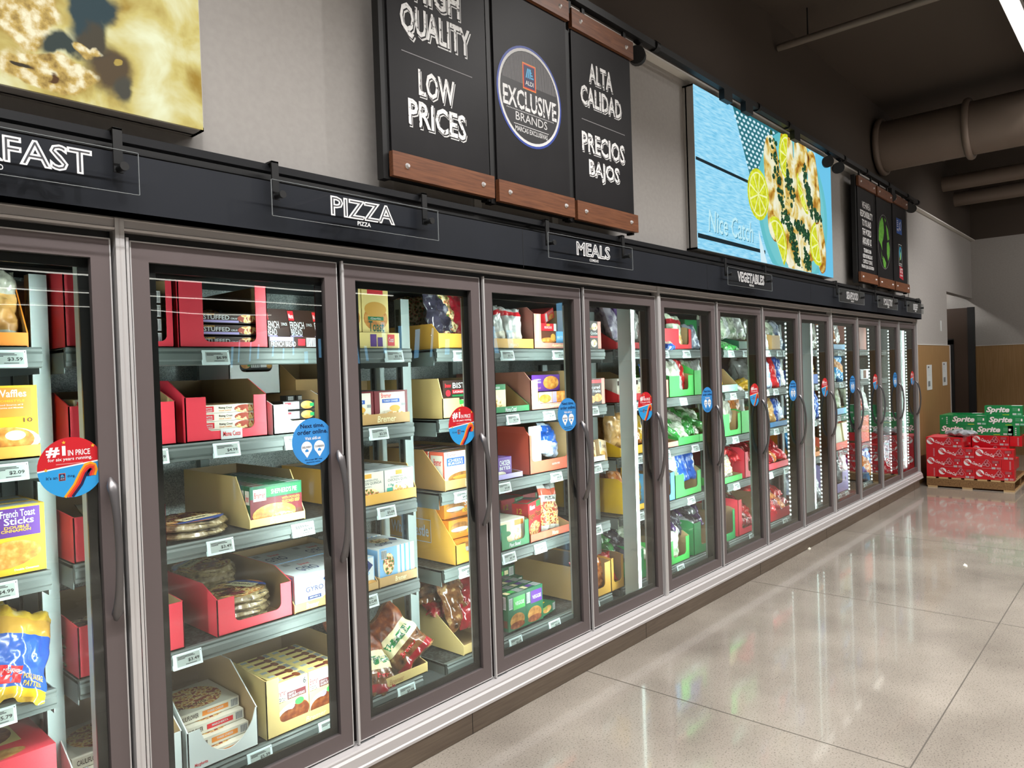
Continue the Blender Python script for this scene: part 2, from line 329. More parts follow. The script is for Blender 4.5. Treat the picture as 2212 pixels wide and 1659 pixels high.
for i, y in enumerate((-1.55, -5.2, -8.8, -12.6, -15.4, -18.6, -22.5)):
    th = thing('linear_ceiling_light', ('bright white linear lamp hung above the aisle' if i == 0 else f'{ORD[i]} row of linear lamps, reflected in the freezer glass'), 'lamp', (5, y, 4.2))
    b = MB(); b.box(-9, 9, -.055, .055, .0, .06, M('lamp_body', '#cfcfcf', .5)); b.build('lamp_body', th)
    b = MB(); b.box(-9, 9, -.045, .045, -.02, 0, emis('lamp_glow', '#fff8ef', 5)); b.build('diffuser', th)
# track rail with spot heads
th = thing('spot_light_track', 'black lighting track with round spot heads along the wall top', 'lamp', (0, -.06, 3.56))
b = MB(); b.box(-5, 9.45, -.02, .02, 0, .04, BLK)
for x in (-1.2, .6, 1.9, 3.1, 4.6, 5.2, 6.6, 7.3, 8.1, 8.9, 9.4): b.cyl((x-.02, 0, .02), (x+.02, 0, .02), .034, BLK, 10)
b.build('rail', th)
for x in (1.62, 2.24, 2.36, 2.76, 7.1, 7.5, 7.8, 8.1, 8.4, 8.75, 1.1, 1.5): 
    b = MB(); b.box(x-.012, x+.012, 0, .014, -.07, 0, BLK); b.build('hanger', th)
for x in (2.92, 6.2, 6.5, 9.0, 9.2, 8.3, .4):
    b = MB(); b.cyl((x, -.01, -.03), (x, .03, .01), .012, BLK, 8); b.cyl((x-.035, .0, -.09), (x+.035, .035, -.075), .052, BLK, 16); b.build('spot_head', th)
for x in (4.0, 4.35, 5.3, 8.2): b = MB(); b.box(x, x+.13, -.02, .02, -.07, .0, BLK); b.build('adapter_box', th)

# ---------------------------------------------------------------- light boxes
def lightbox(x0, x1, z0, z1, label):
    th = thing('light_box_sign', label, 'sign', ((x0+x1)/2, 0, z0))
    b = MB(); c = (x0+x1)/2; h = z1-z0; w = (x1-x0)/2; fm = M('box_frame', '#a5a19c', .5)
    b.box(-w, w, 0, YW, 0, .012, fm); b.box(-w, w, 0, YW, h-.012, h, fm); b.box(-w, -w+.012, 0, YW, 0, h, fm); b.box(w-.012, w, 0, YW, 0, h, fm); b.box(-w, w, .05, .06, 0, h, fm)
    b.build('frame', th); return th, w, h
th, w, h = lightbox(-2.45, .27, 2.452, 3.56, 'glowing light box picture of pale cream crumbs, leftmost over the freezers')
def crumbs():
    m, nt, b = newmat('crumb_picture'); tc = nd(nt, 'ShaderNodeTexCoord')
    b.inputs['Base Color'].default_value = (0, 0, 0, 1); b.inputs['Specular IOR Level'].default_value = .2
    n = nd(nt, 'ShaderNodeTexNoise'); n.inputs['Scale'].default_value = 7; n.inputs['Detail'].default_value = 4; n.inputs['Distortion'].default_value = .3
    nt.links.new(tc.outputs['Object'], n.inputs[0])
    base = ramp(nt, [(.3, '#a8862e'), (.48, '#d8c878'), (.7, '#f4f6cc')]); nt.links.new(n.outputs[0], base.inputs[0])
    n2 = nd(nt, 'ShaderNodeTexNoise'); n2.inputs['Scale'].default_value = 26; n2.inputs['Detail'].default_value = 5; nt.links.new(tc.outputs['Object'], n2.inputs[0])
    crisp = ramp(nt, [(.3, '#6a4a18'), (.48, '#d0b060'), (.62, '#fff6d0')]); nt.links.new(n2.outputs[0], crisp.inputs[0])
    wob = nd(nt, 'ShaderNodeMix', data_type='RGBA', blend_type='ADD'); wob.inputs[0].default_value = .16
    nt.links.new(tc.outputs['Object'], wob.inputs[6]); nt.links.new(n.outputs['Color'], wob.inputs[7])
    cur = base.outputs[0]
    def blob(cx, cz, rx, rz, col, soft, cur):
        mp = nd(nt, 'ShaderNodeMapping', vector_type='POINT'); mp.inputs['Scale'].default_value = (1/rx, 0, 1/rz); mp.inputs['Location'].default_value = (-(cx+.08)/rx, 0, -(cz+.08)/rz)
        nt.links.new(wob.outputs[2], mp.inputs[0]); ln = nd(nt, 'ShaderNodeVectorMath', operation='LENGTH'); nt.links.new(mp.outputs[0], ln.inputs[0])
        mr = nd(nt, 'ShaderNodeMapRange', interpolation_type='SMOOTHSTEP'); mr.inputs[1].default_value = 1+soft; mr.inputs[2].default_value = 1-soft
        nt.links.new(ln.outputs['Value'], mr.inputs[0]); mx_ = nd(nt, 'ShaderNodeMix', data_type='RGBA'); nt.links.new(mr.outputs[0], mx_.inputs[0]); nt.links.new(cur, mx_.inputs[6])
        if isinstance(col, str): mx_.inputs[7].default_value = lin(col)
        else: nt.links.new(col, mx_.inputs[7])
        return mx_.outputs[2]
    for q in ((.84, .22, .095, .085, crisp.outputs[0], .12), (1.02, .3, .062, .12, '#2c4248', .3), (.955, .16, .06, .032, '#34403c', .3), (1.06, .11, .06, .07, '#5a4a34', .35), (1.1, .05, .03, .04, '#4c4a40', .4), (1.03, .2, .03, .05, '#4a4436', .35), (.89, .075, .12, .06, crisp.outputs[0], .1), (1.015, .165, .022, .02, crisp.outputs[0], .2), (1.075, .13, .012, .01, base.outputs[0], .2), (.83, .09, .018, .012, '#3a3020', .3), (.905, .055, .014, .012, '#5a3a18', .3)): cur = blob(*q, cur)
    nt.links.new(cur, b.inputs['Emission Color']); b.inputs['Emission Strength'].default_value = 1.0; return m
b = MB(); b.box(-w+.004, w-.004, -.004, .0, .004, h-.004, crumbs()); b.build('picture_panel', th)
th, w, h = lightbox(3.69, 6.4, 2.42, 3.535, 'glowing light box picture of fish fillets with lemon on blue planks')
b = MB(); F = FR(-w+.004, -.004, .004); W_, H_ = 2*w-.008, h-.008
E = lambda n, st, sc=8, **k: Mnoise(n, st, sc, .5, emit=k.pop('s', .95), **k)
plank = E('e_plank', [(.3, '#6fc4ea'), (.5, '#97dcfa'), (.7, '#b8ecff')], 9, stretch=(1, 1, 9)); plate = emis('e_plate', '#63c2cb', .95); dark = emis('e_dark', '#0f2a34', .6)
fish = E('e_fish', [(.28, '#5e3208'), (.38, '#b8801c'), (.47, '#e2c86a'), (.56, '#f0eecb'), (.7, '#fafae8')], 7, dist=.5, detail=8); herb = E('e_herb', [(.35, '#062618'), (.6, '#14502c'), (.75, '#7ab070')], 60); lem = E('e_lemon', [(.4, '#c8cc10'), (.6, '#e4ee3a')], 30); lemw = emis('e_lemonw', '#f4fab0', .95); cloth = emis('e_cloth', '#d8f2fa', .95)
plat = emis('e_plateblue', '#6cc8ee', .95); crust = E('e_crust', [(.4, '#8a4a10'), (.6, '#c88a34')], 14)
b.box(-w+.004, w-.004, -.004, 0, .004, h-.004, plank)
b.shape(F, [(0, .6), (1.0, .575), (1.0, .598), (0, .622)], dark, .001); b.shape(F, [(0, .072), (1.12, .07), (1.12, .098), (0, .104)], dark, .001)
b.shape(F, [(.6, H_), (1.6, H_), (1.6, .3), (.98, .45)], emis('e_clothd', '#2f7f8c', .8), .0012)
for i in range(11):
    for j in range(20):
        u = .6+i*.075+(j % 2)*.0375; v = H_-.03-j*.034
        if u > .6+(H_-v)*.56 and u < 1.4: b.ell(F, u, v, .026, .012, cloth, .0015, 6)
b.shape(F, [(1.03, .0), (1.15, .0), (1.0, .25)], cloth, .0015)
def clipell(F, u, v, a, bb, m, e, n=60): b.poly([b.pt(F, min(max(u+a*math.cos(2*PI*i/n), 0), W_), min(max(v+bb*math.sin(2*PI*i/n), 0), H_), e) for i in range(n)], m)
b.rect(F, 2.3, .0, W_, H_, plat, .0016)
clipell(F, 1.78, .5, .79, .66, plate, .002); clipell(F, 1.78, .5, .72, .6, emis('e_plate2', '#74cbd2', .95), .0022)
rnd = random.Random(4)
def fillet(u, v, L, wd, ang, e):
    pts = []
    for i in range(28):
        t = 2*PI*i/28; a = L*math.copysign(abs(math.cos(t))**.6, math.cos(t)); c = wd*math.copysign(abs(math.sin(t))**.8, math.sin(t))*(1+.08*math.sin(5*t+u*9))
        pts.append((min(max(u+a*math.cos(ang)-c*math.sin(ang), 0), W_), min(max(v+a*math.sin(ang)+c*math.cos(ang), 0), H_)))
    b.shape(F, [(p[0]+.012, max(p[1]-.012, 0)) for p in pts], crust, e); b.shape(F, pts, fish, e+.0003)
for i, (u, v, L, wd, a) in enumerate(((1.3, .62, .42, .15, -1.5), (1.5, .42, .42, .15, -1.2), (1.62, .85, .3, .15, -1.5), (1.78, .55, .45, .16, -1.25), (1.92, .92, .3, .15, -1.7), (2.02, .5, .4, .16, -1.3), (2.28, .45, .44, .14, -1.25), (1.7, .15, .3, .14, -1.4), (1.97, .15, .28, .14, -1.5), (2.22, .78, .32, .13, -1.4))): fillet(u, v, L, wd, a, .0025+i*.0004)
for u0, v0, u1, v1, n in ((1.3, 1.0, 1.55, .35, 40), (1.5, .9, 1.7, .6, 40), (1.6, .4, 1.8, .05, 60), (2.0, .9, 2.15, .55, 50), (1.75, .4, 2.1, .3, 50), (2.2, .55, 2.35, .5, 16), (1.95, .2, 2.05, .02, 26)):
    for q in range(n*2):
        t = rnd.random(); u = u0+(u1-u0)*t+rnd.gauss(0, .03); v = v0+(v1-v0)*t+rnd.gauss(0, .03); r = rnd.uniform(.01, .034)
        if v-r > 0 and v+r < H_: b.ell(F, u, v, r, r*.8, herb, .0072+q*1e-5, 6)
def lemon(u, v, a, c, rot=0, half=False, e=.0085):
    n = 24; t0, t1 = (0, PI) if half else (0, 2*PI)
    def ring(k, m, ee): b.shape(F, [(u+k*(a*math.cos(t)*math.cos(rot)-c*math.sin(t)*math.sin(rot)), v+k*(a*math.cos(t)*math.sin(rot)+c*math.sin(t)*math.cos(rot))) for t in (t0+(t1-t0)*i/n for i in range(n+(1 if half else 0)))], m, ee)
    ring(1, lem, e); ring(.86, lemw, e+.0003); seg = 9 if not half else 4
    for s_ in range(seg):
        A, B = t0+(t1-t0)*(s_+.08)/seg, t0+(t1-t0)*(s_+.92)/seg
        P = [(.06, (A+B)/2)]+[(.8, A+(B-A)*q/4) for q in range(5)]
        b.shape(F, [(u+k*(a*math.cos(t)*math.cos(rot)-c*math.sin(t)*math.sin(rot)), v+k*(a*math.cos(t)*math.sin(rot)+c*math.sin(t)*math.cos(rot))) for k, t in P], lem, e+.0006)
lemon(1.0, .52, .2, .2); lemon(1.34, .18, .22, .2, -.9, True); lemon(2.3, .28, .2, .22, 1.9, True); lemon(1.6, .93, .19, .17, 1.4, True); lemon(1.95, .68, .2, .09, 2.2, True)
b.text(F, 'Nice Catch', .165, .13, .9, .28, emis('e_txt', '#3a8aa8', .8), .0022, .004, .12); b.text(F, 'Nice Catch', .157, .136, .892, .286, emis('e_txt2', '#c4f2fc', .95), .0028, .008, .12)
b.build('picture_panel', th)

# ---------------------------------------------------------------- chalkboard banners
CHALK = Mnoise('chalkboard', [(.3, '#161517'), (.7, '#1e1d1f')], 5, .5, 6); MATS['chalkboard'].node_tree.nodes['Principled BSDF'].inputs['Specular IOR Level'].default_value = .22; WOODB = wood('walnut', '#5a3420', '#7a4c30', (1.2, 20, 20))
CW = Mnoise('chalk_white', [(.34, '#4a4648'), (.42, '#e4e4e4'), (.7, '#f2f2f2')], 55, .7, 3); CWS = M('chalk_plain', '#dedede', .7); LINE = M('chalk_line', '#8a888a', .7)
YB = -.05
def board(x0, x1, z0, z1, label):
    th = thing('hanging_board_sign', label, 'sign', ((x0+x1)/2, YB, z0)); w = (x1-x0)/2; h = z1-z0
    for zz in (0, h-.1):
        s = MB(); s.box(-w, w, -.02, .004, zz, zz+.1, WOODB); o = s.build('wooden_batten', th)
        for sx in (-w+.075, w-.075):
            s = MB(); s.cyl((sx, -.03, zz+.05), (sx, -.02, zz+.05), .006, SILVL, 10, .012); s.build('bolt', o)
    s = MB(); s.box(-w-.025, -w+.01, .01, .05, -.01, h+.01, BLK); s.box(w-.02, w+.0, .01, .05, -.01, h, BLK); s.box(-w+.0, w, .01, .05, h-.04, h, BLK); s.box(-w, w, .01, .05, 0, .03, BLK); s.build('back_frame', th)
    b = MB(); b.box(-w+.012, w-.012, 0, .01, .02, h-.02, CHALK); return th, b, FR(-(x0+x1)/2, 0, -z0)
def chalk(b, F, t, u0, u1, v0, v1, off=.02):
    d = (v1-v0)*.06
    b.text(F, t, u0+d, v0-d*1.3, u1+d, v1-d*1.3, CWS, .0008, off+.01); b.text(F, t, u0+d*.35, v0-d*.35, u1+d*.35, v1-d*.35, CHALK, .0012, off+.02); b.text(F, t, u0, v0, u1, v1, CW, .0016, off)
th, b, F = board(1.01, 1.605, 2.426, 3.535, 'chalkboard banner reading HIGH QUALITY LOW PRICES')
for t, u0, u1, v0, v1 in (('HIGH', 1.165, 1.43, 3.19, 3.315), ('QUALITY', 1.09, 1.487, 3.02, 3.155), ('LOW', 1.178, 1.383, 2.795, 2.9), ('PRICES', 1.118, 1.446, 2.66, 2.765)): chalk(b, F, t, u0, u1, v0, v1)
b.rect(F, 1.09, 2.952, 1.5, 2.956, LINE, .001); b.build('board_panel', th)
th, b, F = board(1.636, 2.218, 2.42, 3.54, 'chalkboard banner with a round blue-rimmed badge')
cx, cz, r = 1.906, 2.966, .245
b.ell(F, cx, cz, r, r, M('badge_blue', '#23409c', .5), .001, 48); b.ell(F, cx, cz, r*.955, r*.955, CWS, .0013, 48); b.ell(F, cx, cz, r*.9, r*.9, M('badge_dark', '#232225', .5), .0016, 48)
for i in range(52):
    u = cx-r*.88+i*r*1.76/51; hh = math.sqrt(max((r*.88)**2-(u-cx)**2, 0)); v0 = cz+.055
    if cz+hh > v0+.01: b.rect(F, u-.0022, v0, u+.0018, cz+hh, LINE, .0019)
def aldi(b, F, u0, v0, w, h, e):
    b.rect(F, u0, v0, u0+w, v0+h, M('logo_orange', '#ef8a1d', .5), e); b.rect(F, u0+w*.04, v0+h*.04, u0+w*.96, v0+h*.96, M('logo_red', '#d02a20', .5), e+.0003); b.rect(F, u0+w*.1, v0+h*.08, u0+w*.9, v0+h*.92, M('logo_navy', '#10204f', .5), e+.0006)
    for q in range(3): b.shape(F, [(u0+w*(.22+.14*q), v0+h*.45), (u0+w*(.3+.14*q), v0+h*.45), (u0+w*(.44+.1*q), v0+h*.82), (u0+w*(.36+.1*q), v0+h*.82)], M('logo_sky', '#4fb4e6', .5), e+.0009)
    for q in range(3): b.rect(F, u0+w*.62, v0+h*(.46+.1*q), u0+w*(.82-.07*q), v0+h*(.52+.1*q), M('logo_sky', '', .5), e+.001)
    b.text(F, 'ALDI', u0+w*.2, v0+h*.18, u0+w*.8, v0+h*.34, CWS, e+.001, .02)
aldi(b, F, 1.85, 3.0, .1, .128, .0022)
b.text(F, 'EXCLUSIVE', 1.705, 2.895, 2.107, 2.985, CW, .002, .022); b.text(F, 'BRANDS', 1.79, 2.835, 2.03, 2.876, CWS, .002, 0); b.text(F, 'MARCAS EXCLUSIVAS', 1.785, 2.785, 2.03, 2.808, CWS, .002, .012)
for i in range(34): b.ell(F, 1.73+i*.0106, 2.884, .003, .003, CWS, .002, 6)
b.rect(F, 1.775, 2.815, 2.04, 2.818, CWS, .002); b.build('board_panel', th)
th, b, F = board(2.243, 2.835, 2.416, 3.52, 'chalkboard banner reading ALTA CALIDAD PRECIOS BAJOS')
for t, u0, u1, v0, v1 in (('ALTA', 2.41, 2.63, 3.185, 3.285), ('CALIDAD', 2.327, 2.715, 3.05, 3.15), ('PRECIOS', 2.327, 2.735, 2.8, 2.9), ('BAJOS', 2.385, 2.675, 2.655, 2.76)): chalk(b, F, t, u0, u1, v0, v1)
b.rect(F, 2.33, 2.965, 2.748, 2.969, LINE, .001); b.build('board_panel', th)
def bz(px, py): pass
th, b, F = board(7.03, 7.62, 2.43, 3.5, 'far chalkboard banner with responsibility wording in English and Spanish')
for i, t in enumerate(('WE HAVE A', 'RESPONSIBILITY', 'TO YOU AND', 'THE WORLD', 'AROUND US')): w = (.28, .42, .3, .3, .3)[i]; b.text(F, t, 7.33-w/2, 3.2-i*.092, 7.33+w/2, 3.265-i*.092, CW, .001, .025)
for i, t in enumerate(('TENEMOS UNA', 'RESPONSABILIDAD', 'CONTIGO Y CON EL', 'MUNDO QUE NOS RODEA')): w = (.26, .32, .32, .42)[i]; b.text(F, t, 7.34-w/2, 2.745-i*.057, 7.34+w/2, 2.785-i*.057, CW, .001, .02)
b.rect(F, 7.17, 2.82, 7.5, 2.824, LINE, .001); b.build('board_panel', th)
th, b, F = board(7.68, 8.26, 2.42, 3.5, 'far chalkboard banner with a green globe')
cx, cz = 7.96, 2.93; b.ell(F, cx, cz, .24, .3, LINE, .0008, 40); b.ell(F, cx, cz, .235, .295, CHALK, .0011, 40); GR = Mnoise('chalk_green', [(.3, '#4f8f2c'), (.7, '#6bb43c')], 30, .7)
for P in ([(-.2, .1), (-.16, .2), (-.06, .27), (-.02, .22), (-.0, .12), (-.04, .03), (-.09, -.02), (-.08, -.1), (-.14, -.04), (-.21, 0)], [(-.06, -.16), (.0, -.19), (.05, -.23), (.03, -.29), (-.04, -.28), (-.07, -.22)], [(.08, .2), (.15, .16), (.2, .05), (.13, .03), (.1, .1)], [(.1, 0), (.17, .02), (.21, -.05), (.19, -.14), (.13, -.2), (.09, -.12)], [(.02, .27), (.08, .25), (.06, .22)], [(-.13, -.1), (-.1, -.16), (-.08, -.2), (-.1, -.2)]): b.shape(F, [(cx+p, cz+q) for p, q in P], GR, .0016)
b.build('board_panel', th)
th, b, F = board(8.31, 8.92, 2.42, 3.52, 'far chalkboard banner with three small certification badges')
b.rect(F, 8.47, 3.09, 8.7, 3.27, M('msc_blue', '#24509c', .5), .001); b.text(F, 'MSC', 8.49, 3.12, 8.57, 3.15, CWS, .0014)
b.strip(F, [(8.58, 3.13), (8.6, 3.2), (8.64, 3.24), (8.67, 3.2), (8.64, 3.14), (8.6, 3.16), (8.6, 3.22)], .012, CWS, .0014)
for q in range(4): b.rect(F, 8.485, 3.17+q*.022, 8.55, 3.178+q*.022, CWS, .0014)
b.rect(F, 8.54, 2.72, 8.68, 2.97, CWS, .001); b.rect(F, 8.545, 2.725, 8.675, 2.965, CHALK, .0013); b.ell(F, 8.61, 2.87, .05, .08, M('ft_blue', '#35a6cf', .5), .0016); b.shape(F, [(8.57, 2.78), (8.6, 2.86), (8.64, 2.9), (8.62, 2.8)], M('ft_green', '#9bbb2a', .5), .002); b.ell(F, 8.615, 2.9, .018, .022, CHALK, .0022); b.text(F, 'FAIRTRADE', 8.555, 2.735, 8.665, 2.752, CWS, .0016)
b.shape(F, [(8.55, 2.43+.15), (8.72, 2.56), (8.7, 2.7), (8.56, 2.72)], M('utz_red', '#b01830', .5), .001); b.text(F, 'UTZ', 8.575, 2.64, 8.69, 2.69, CWS, .0014, .02); b.text(F, 'Certified', 8.57, 2.6, 8.69, 2.625, CWS, .0014)
b.build('board_panel', th)
# narrow white strips painted in for lit wall between the board shadows
for x in (1.61, 2.2): b = MB(); b.box(x, x+.05, YW-.012, YW, 2.38, 3.55, M('white_cap', '', .5)); struct(b.build('lit_gap_strip'))

# ---------------------------------------------------------------- fascia and hanging category signs
FASC = Mnoise('fascia_charcoal', [(.3, '#1c1f25'), (.7, '#20232a')], 3, .5); FY = -.06; MATS['fascia_charcoal'].node_tree.nodes['Principled BSDF'].inputs['Specular IOR Level'].default_value = .3
th = thing('fascia_canopy', 'long charcoal fascia running above all the freezer doors', 'fascia', (4, FY, 2.125))
b = MB(); b.box(-6, 5.46, 0, .03, 0, .185, FASC); b.box(-6, 5.46, .0, .12, 0, .012, M('fascia_lip', '#3a3733', .5)); b.box(-6, 5.46, .06, .08, .16, .235, BLK)
for x in (-2.2, -.3, 1.63, 3.6): b.box(x, x+.003, -.0006, 0, 0, .185, BLK)
b.build('fascia_panel', th)
b = MB(); b.box(-6, 5.46, -.005, .03, .218, .243, M('rail_black', '#1a1b1e', .35)); b.build('top_rail', th)
b = MB(); b.box(5.46, 5.5, 0, .12, 0, .24, FASC); b.build('end_cap', th)
ACR = glass('clear_acrylic', .8, (.93, .94, .95, 1)); EDGE = M('acrylic_edge', '#8f9496', .3)
SG = [('BREAKFAST', 'DESAYUNO', -.37), ('PIZZA', 'PIZZA', .818), ('MEALS', 'COMIDAS', 2.303), ('VEGETABLES', 'VEGETALES', 4.27), ('SEAFOOD', 'MARISCOS', 6.57), ('POULTRY', 'AVES', 7.787), ('BEEF', 'RES', 8.945)]
for t, t2, xc in SG:
    th = thing('category_sign', f'clear acrylic hanging sign reading {t} in white letters', 'sign', (xc, -.12, 2.178))
    b = MB(); b.box(-.38, .38, 0, .004, 0, .124, ACR)
    for x0, x1, z0, z1 in ((-.38, .38, 0, .0012), (-.38, .38, .1228, .124), (-.38, -.3788, 0, .124), (.3788, .38, 0, .124)): b.box(x0, x1, -.0003, .0043, z0, z1, EDGE)
    b.build('sign_panel', th)
    F = FR(0, 0, 0); w = {'PIZZA': .285, 'MEALS': .295, 'BREAKFAST': .5, 'VEGETABLES': .45, 'SEAFOOD': .34, 'POULTRY': .33, 'BEEF': .2}[t]; o = -.0 if t != 'BREAKFAST' else .0
    b = MB(); b.text(F, t, -w/2, .037, w/2, .102, CWS, .001, .035); b.text(F, t, -w/2, .037, w/2, .102, M('inline_dark', '#3a3b40', .6), .0016, -.022)
    b.text(F, t2, -.03, .012, .03, .027, CWS, .001, .02) if len(t2) < 7 else b.text(F, t2, -.04, .012, .04, .026, CWS, .001, .015); b.build('lettering', th)
    for sx in (-.345, .335):
        b = MB(); b.box(sx-.013, sx+.013, .03, .036, .065, .195, BLK); b.box(sx-.013, sx+.013, .03, .095, .19, .196, BLK); o = b.build('bracket', th)
        b = MB(); b.cyl((sx, -.012, .075), (sx, .03, .075), .009, BLK, 12); b.cyl((sx, -.014, .075), (sx, -.004, .075), .013, BLK, 12); b.build('standoff_knob', o)
# ---------------------------------------------------------------- freezer cases and doors
ZB, ZT, DW = .205, 2.065, .752
FRAME = M('door_frame', '#6c6262', .38, .25); GLASS = glass('door_glass', 2.6, (.9, .95, .94, 1), .004); GASK = M('gasket', '#0b0c0c', .4); HAND = M('handle_grey', '#6f6c6d', .32, .6)
KICK = wood('kick_plate', '#85766a', '#998a7a', (1.5, 8, 26), .5, 3); LINER = Mnoise('liner_metal', [(.35, '#8c9694'), (.65, '#c6cfcc')], 220, .3, 2, metal=.35, bump=.35); LINP = M('liner_dark', '#3a4040', .6); POSTM = M('post_white', '#c2cfcb', .45)
LED = emis('led_dot', '#eafffa', 5)
def sticker_red():
    b = MB(); r = .0875; F = FR(0, 0, 0); RD, BL = M('stk_red', '#c9202b', .4), M('stk_blue', '#2f9bdc', .4); W1 = M('stk_white', '#f4f4f4', .4)
    b.ell(F, 0, 0, r, r, RD, .0005, 40); a = math.asin(.05)
    pts = [(r*math.cos(t), r*math.sin(t)) for t in (PI*1.02+(2*PI*1.0-PI*1.0+.1)*i/24 for i in range(25))]
    b.shape(F, pts, BL, .0007); b.strip(F, [pts[0], pts[-1]], .004, W1, .0009)
    for k, c in enumerate(('#f5a623', '#e2592a', '#d22a2a', '#23234a')):
        o = k*.0065; b.strip(F, [(-.02+o, -.085+o*.0), (.005+o, -.052), (.022+o*.8, -.018-o*.2), (.036+o*.4, .004-o), (.05-o*.1, .008-o), (.062-o*.5, .002-o*.6), (.066-o, -.014), (.06-o, -.03)], .0072, M('stk_'+c[1:], c, .4), .0011+k*.0002)
    b.text(F, '#1', -.062, .034, -.016, .062, W1, .001, .04); b.text(F, 'IN PRICE', -.008, .034, .05, .05, W1, .001, .015); b.text(F, 'for six years running.', -.06, .018, .055, .03, W1, .001, .012)
    b.rect(F, -.04, .01, .03, .0125, M('stk_pink', '#e28a8a', .4), .001)
    for u, v in ((-.018, .073), (.058, .058), (-.066, -.002)): b.shape(F, [(u+(.006 if q % 2 == 0 else .0025)*math.sin(q*PI/5), v+(.006 if q % 2 == 0 else .0025)*math.cos(q*PI/5)) for q in range(10)], M('stk_star', '#f3b63a', .4), .001)
    DKT = M('stk_dark', '#14244a', .4)
    b.text(F, "It's an", -.066, -.03, -.038, -.021, DKT, .001, .01); aldi(b, F, -.034, -.036, .017, .021, .0011); b.text(F, 'thing.', -.012, -.03, .008, -.021, DKT, .0012, .01)
    return b.data('sticker')
def sticker_blue():
    b = MB(); r = .0875; F = FR(0, 0, 0); BL, DKT, W1 = M('stk_blue2', '#3a8ed6', .4), M('stk_dark', '#14244a', .4), M('stk_white', '#f4f4f4', .4)
    b.ell(F, 0, 0, r, r, BL, .0005, 40); b.text(F, 'Next time,', -.05, .05, .05, .067, DKT, .001, .02); b.text(F, 'order online.', -.064, .029, .064, .045, DKT, .001, .02); b.text(F, 'Visit aldi.us', -.033, .008, .033, .019, W1, .001, .015)
    for u, t in ((-.027, 'DELIVERY'), (.027, 'CURBSIDE')):
        b.ell(F, u, -.02, .023, .023, W1, .0008, 24); b.shape(F, [(u-.021, -.029), (u, -.058), (u+.021, -.029)], W1, .0009); b.text(F, t, u-.019, -.022, u+.019, -.015, DKT, .0012, .01)
        b.shape(F, [(u-.007, -.036), (u+.007, -.036), (u+.007, -.03), (u, -.025), (u-.007, -.03)], BL, .0012)
    b.text(F, 'We accept EBT snap', -.037, -.07, .037, -.063, DKT, .001, .01); b.text(F, 'payments online.', -.03, -.079, .03, -.072, DKT, .001, .01)
    return b.data('sticker')
STK = (sticker_red(), sticker_blue())
def door_meshes():
    s, t = .056, .062; w = DW; b = MB(); y0, y1 = 0, .035
    for x0, x1, z0, z1 in ((-w, -w+s, ZB, ZT), (-s, 0, ZB, ZT), (-w+s, -s, ZB, ZB+t), (-w+s, -s, ZT-t, ZT)): b.box(x0, x1, y0, y1, z0, z1, FRAME)
    e = .004
    for x0, x1, z0, z1 in ((-w, -w+e, ZB, ZT), (-e, 0, ZB, ZT), (-w, 0, ZB, ZB+e), (-w, 0, ZT-e, ZT)): b.box(x0, x1, y0-.0015, y0+.01, z0, z1, SILVL)
    fr = b.data('frame'); b = MB(); g = .028
    for x0, x1, z0, z1 in ((-w+s, -w+s+g, ZB+t, ZT-t), (-s-g, -s, ZB+t, ZT-t), (-w+s, -s, ZB+t, ZB+t+g), (-w+s, -s, ZT-t-g, ZT-t)): b.box(x0, x1, .022, .03, z0, z1, GASK)
    gk = b.data('gasket'); b = MB()
    b.poly([(-w+s-.004, .012, ZB+t-.004), (-s+.004, .012, ZB+t-.004), (-s+.004, .012, ZT-t+.004), (-w+s-.004, .012, ZT-t+.004)], GLASS); gl = b.data('glass_pane')
    b = MB(); P = []; rx = []; rz = []
    for i in range(21):
        q = i/20; z = .925+q*.42; y = -.006-.05*max(0, math.sin(PI*q))**.55; P.append((-.03, y, z)); e = abs(q-.5)*2; k = .011+.009*(e**4)-(.014*max(0, (e-.93)/.07)); rx.append(k); rz.append(.008+.005*e**4-.004*max(0, (e-.93)/.07))
    b.tube(P, rx, rz, HAND, 12); hd = b.data('handle')
    b = MB(); b.box(-w-.001, -w+.07, -.004, .02, ZB-.03, ZB-.004, M('hinge_grey', '#77787a', .4, .5)); b.cyl((-w+.045, -.006, ZB-.016), (-w+.045, 0, ZB-.016), .006, BLK, 10); hg = b.data('hinge')
    return dict(frame=fr, gasket=gk, glass_pane=gl, handle=hd, hinge=hg)
DM = door_meshes(); XR = [mx(k)-.006 for k in range(13)]
def child(name, data, parent, loc=(0, 0, 0)):
    o = bpy.data.objects.new(name, data); COL.objects.link(o); o.parent = parent; o.location = loc; return o
CASES = [(-1.62, -.012, (-1, 0)), (-.012, 3.133, (1, 2, 3, 4)), (3.133, 6.28, (5, 6, 7, 8)), (6.28, 9.435, (9, 10, 11, 12))]
CL = ('glass door freezer case at the left edge under the BREAKFAST sign', 'four door freezer case under the PIZZA and MEALS signs', 'four door freezer case under the VEGETABLES sign', 'four door freezer case under the SEAFOOD, POULTRY and BEEF signs')
